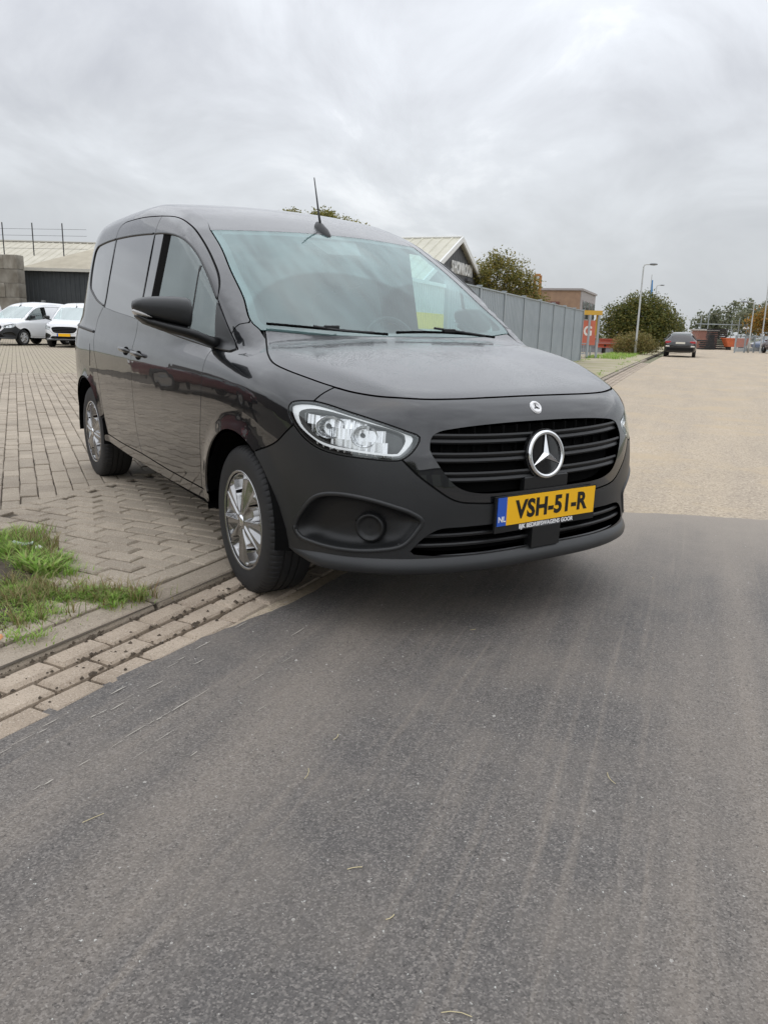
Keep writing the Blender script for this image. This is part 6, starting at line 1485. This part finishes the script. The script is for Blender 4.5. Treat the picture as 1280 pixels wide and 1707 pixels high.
# ------------------------------------------------------------------ end of the road: fence, stacks, skip, gantry
def far_yard():
    galv = M_galv2
    A = Vector((-34.2, 54.9, 0)); B = Vector((-36.2, 64.5, 0)); d = (B-A).normalized(); L = (B-A).length
    fz = empty('mesh_fence', A, math.atan2(d.y, d.x)); tag(fz, 'low pale mesh fence across the yard at the right', 'fence')
    for k in range(6): mb = MB(); mb.box((k*L/5, 0, .68), (.05, .05, .68)); mb.build('post', galv, fz)
    for z in (.12, 1.32): mb = MB(); mb.box((L/2, 0, z), (L/2, .025, .03)); mb.build('rail', galv, fz)
    for k in range(5): mb = MB(); mb.box(((k+.5)*L/5, .01, .25), (L/10-.06, .012, .12)); mb.build('panel', mat('fence_panel_pale', (.42, .44, .44), r=.6), fz)
    mb = MB()
    for k in range(90): mb.box((k*L/89, 0, .72), (.006, .006, .58))
    mb.build('mesh_wires', galv, fz)
    dk = mat('dark_stack', (.025, .024, .024), r=.8)
    for (x, y, w, h, lab) in ((-43.0, 63.9, .62, 1.0, 'left low dark stack at the end of the road'), (-44.2, 67.0, .80, 2.1, 'taller dark stack behind the orange skip at the end of the road')):
        s = empty('pallet_stack', (x, y, 0), .99); tag(s, lab, 'stack', 'dark stacks at the end of the road')
        n = int(h/.18)
        for i in range(n): mb = MB(); mb.box((rng.gauss(0, .05), rng.gauss(0, .03), .09+i*.18), (w*rng.uniform(.9, 1.05), .5, .07)); mb.build('layer', dk, s)
    sk = empty('orange_skip', (-42.4, 67.4, 0), .95); tag(sk, 'orange skip standing before the dark stack at the end of the road', 'skip')
    mb = MB(); mb.loft([[(-.8, -.5, .3), (.8, -.5, .3), (.8, .5, .3), (-.8, .5, .3)], [(-1.15, -.6, 1.05), (1.15, -.6, 1.05), (1.15, .6, 1.05), (-1.15, .6, 1.05)]]); mb.build('hull', mat('skip_orange', (.62, .15, .05), r=.55, c2=(.5, .12, .05), vs=4), sk)
    mb = MB(); mb.box((0, 0, 1.08), (1.2, .65, .05)); mb.build('rim', MATS['skip_orange'], sk)
    mb = MB(); mb.box((-.6, 0, .15), (.12, .4, .15)); mb.box((.6, 0, .15), (.12, .4, .15)); mb.build('foot', dk, sk)
    k = empty('brick_kiosk', (-47.0, 69.0, 0), .99); tag(k, 'small reddish brick hut behind the left dark stack', 'hut')
    mb = MB(); mb.box((0, 0, .9), (1.0, .9, .9)); mb.build('wall', mat('hut_brick', (.34, .17, .13), r=.85, c2=(.28, .14, .11), vs=4), k); mb = MB(); mb.box((0, 0, 1.85), (1.12, 1.02, .06)); mb.build('roof', mat('hut_roof', (.5, .47, .43), r=.8), k)
    mb = MB(); mb.box((.4, -.92, .75), (.3, .02, .7)); mb.build('door', dk, k)
    g = empty('steel_gantry', (-50, 76, 0), .99); tag(g, 'pale steel gantry of posts and a crossbar before the far wood', 'gantry')
    for x, h in ((-2.2, 3.4), (-1.4, 3.9), (1.2, 3.0), (2.0, 3.3), (2.9, 3.6)): mb = MB(); mb.tube([(x, 0, 0), (x, 0, h)], .05, 6); mb.build('post', galv, g)
    mb = MB(); mb.box((1.4, 0, 2.55), (4.0, .05, .05)); mb.build('crossbar', galv, g)
    mb = MB(); mb.box((1.4, 0, 2.0), (4.0, .03, .03)); mb.build('crossbar', galv, g)
    c = empty('white_canopy', (-48, 80, 0), .99); tag(c, 'flat white canopy roof right of the steel gantry', 'canopy')
    mb = MB(); mb.box((0, 0, 2.25), (1.3, 1, .12)); mb.build('roof', mat('canopy_white', (.75, .75, .73), r=.6), c)
    for sx in (-1.1, 1.1): mb = MB(); mb.tube([(sx, 0, 0), (sx, 0, 2.2)], .05, 6); mb.build('post', galv, c)
    h = empty('white_trailer', (-52, 68.5, 0), .99); tag(h, 'white box trailer far beyond the black estate car', 'trailer')
    mb = MB(); mb.box((0, 0, 1.05), (1.2, 1.0, .6), bev=.08); mb.build('box', MATS['canopy_white'], h); mb = MB(); mb.lathe([(.3, -.1), (.3, .1), (.1, .1)], (0, -1.0, .3), 'y', 18); mb.build('wheel', MT['rubber'], h)
far_yard()
# pale verge and grass between kerb and fence, far down the road
M_verge = mat('verge_sand', (.42, .365, .27), r=.95, c2=(.30, .28, .15), vs=1.1, bump=.3, bs=30)
strip('verge', SK(-5, 5.8), SK(-60, 83), -2.45, -.14, .060, M_verge, 1.0)
vg = []
for _ in range(420):
    s = rng.uniform(SK(-20, 27), SK(-34, 46)); (x, y, _), a = kerb_at(s, rng.uniform(-2.6, -.9)); vg.append((x, y, .3, 10, .06, .22, .012, .7))
for _ in range(60):
    s = rng.uniform(SK(-10, 12.6), SK(-20, 27)); (x, y, _), a = kerb_at(s, rng.choice([-2.3, -.35])+rng.gauss(0, .15)); vg.append((x, y, .15, 10, .03, .09, .008, .7))
tag(blades('verge_grass', vg, M_grass), 'rough grass on the verge below the lamp post and bush', 'grass')

# dark red cars and a dark hall outside the left edge: the van's doors mirror them
MAR = mat('car_dark_red', (.11, .012, .018), r=.3, coat=1.)
car((-13.5, -6.3, .05), R_(150), MAR, 'dark red car mirrored in the sliding door of the black van', 'dark red cars mirrored in the van')
car((-8.3, -4.9, .05), R_(152), MAR, 'dark red car mirrored in the front door of the black van', 'dark red cars mirrored in the van')
hb = empty('dark_hall', (-14, -24, 0), R_(165)); tag(hb, 'long low dark hall mirrored along the shoulder of the black van', 'building')
mb = MB(); mb.box((0, 0, 1.9), (26, 4, 1.9)); mb.build('wall', mat('hall_brick', (.08, .06, .055), r=.85, c2=(.11, .085, .075), vs=1), hb)
mb = MB(); mb.prism([(-4.2, 3.8), (4.2, 3.8), (0, 4.9)], 0, -26.2, 26.2); mb.build('roof', mat('hall_roof_dark', (.12, .11, .105), r=.8), hb)

# the far side of the road, behind the viewer: what the bonnet, wings and windscreen mirror
hb2 = empty('opposite_hall', (30, 6, 0), R_(125)); tag(hb2, 'grey hall across the road, mirrored in the nose of the black van', 'building')
mb = MB(); mb.box((0, 0, 2.4), (16, 5, 2.4)); mb.build('wall', mat('hall_grey', (.20, .20, .20), r=.8, c2=(.26, .25, .24), vs=.7), hb2)
mb = MB(); mb.box((0, 0, 4.9), (16.2, 5.2, .12)); mb.build('roof', MATS['hall_roof_dark'], hb2)
for k in range(5): mb = MB(); mb.box((-12+6*k, 5.04, 1.7), (1.6, .05, 1.7)); mb.build('shutter_door', MATS['pale_shutter'], hb2)
for x, y, lab in ((19, -15, 'tree across the road mirrored in the front wing of the black van'), (25, -9, 'tree across the road next to the grey hall, mirrored in the van nose')):
    tree('roadside_tree', lab, (x, y, 0), 2.5, .18, [(0, 0, 4.2, 1.9, 1.9, 1.6), (1.2, .6, 3.6, 1.3, 1.3, 1.2), (-1, -.8, 3.8, 1.4, 1.4, 1.3)], 4500, .14, L_dark, bark, group='trees across the road')
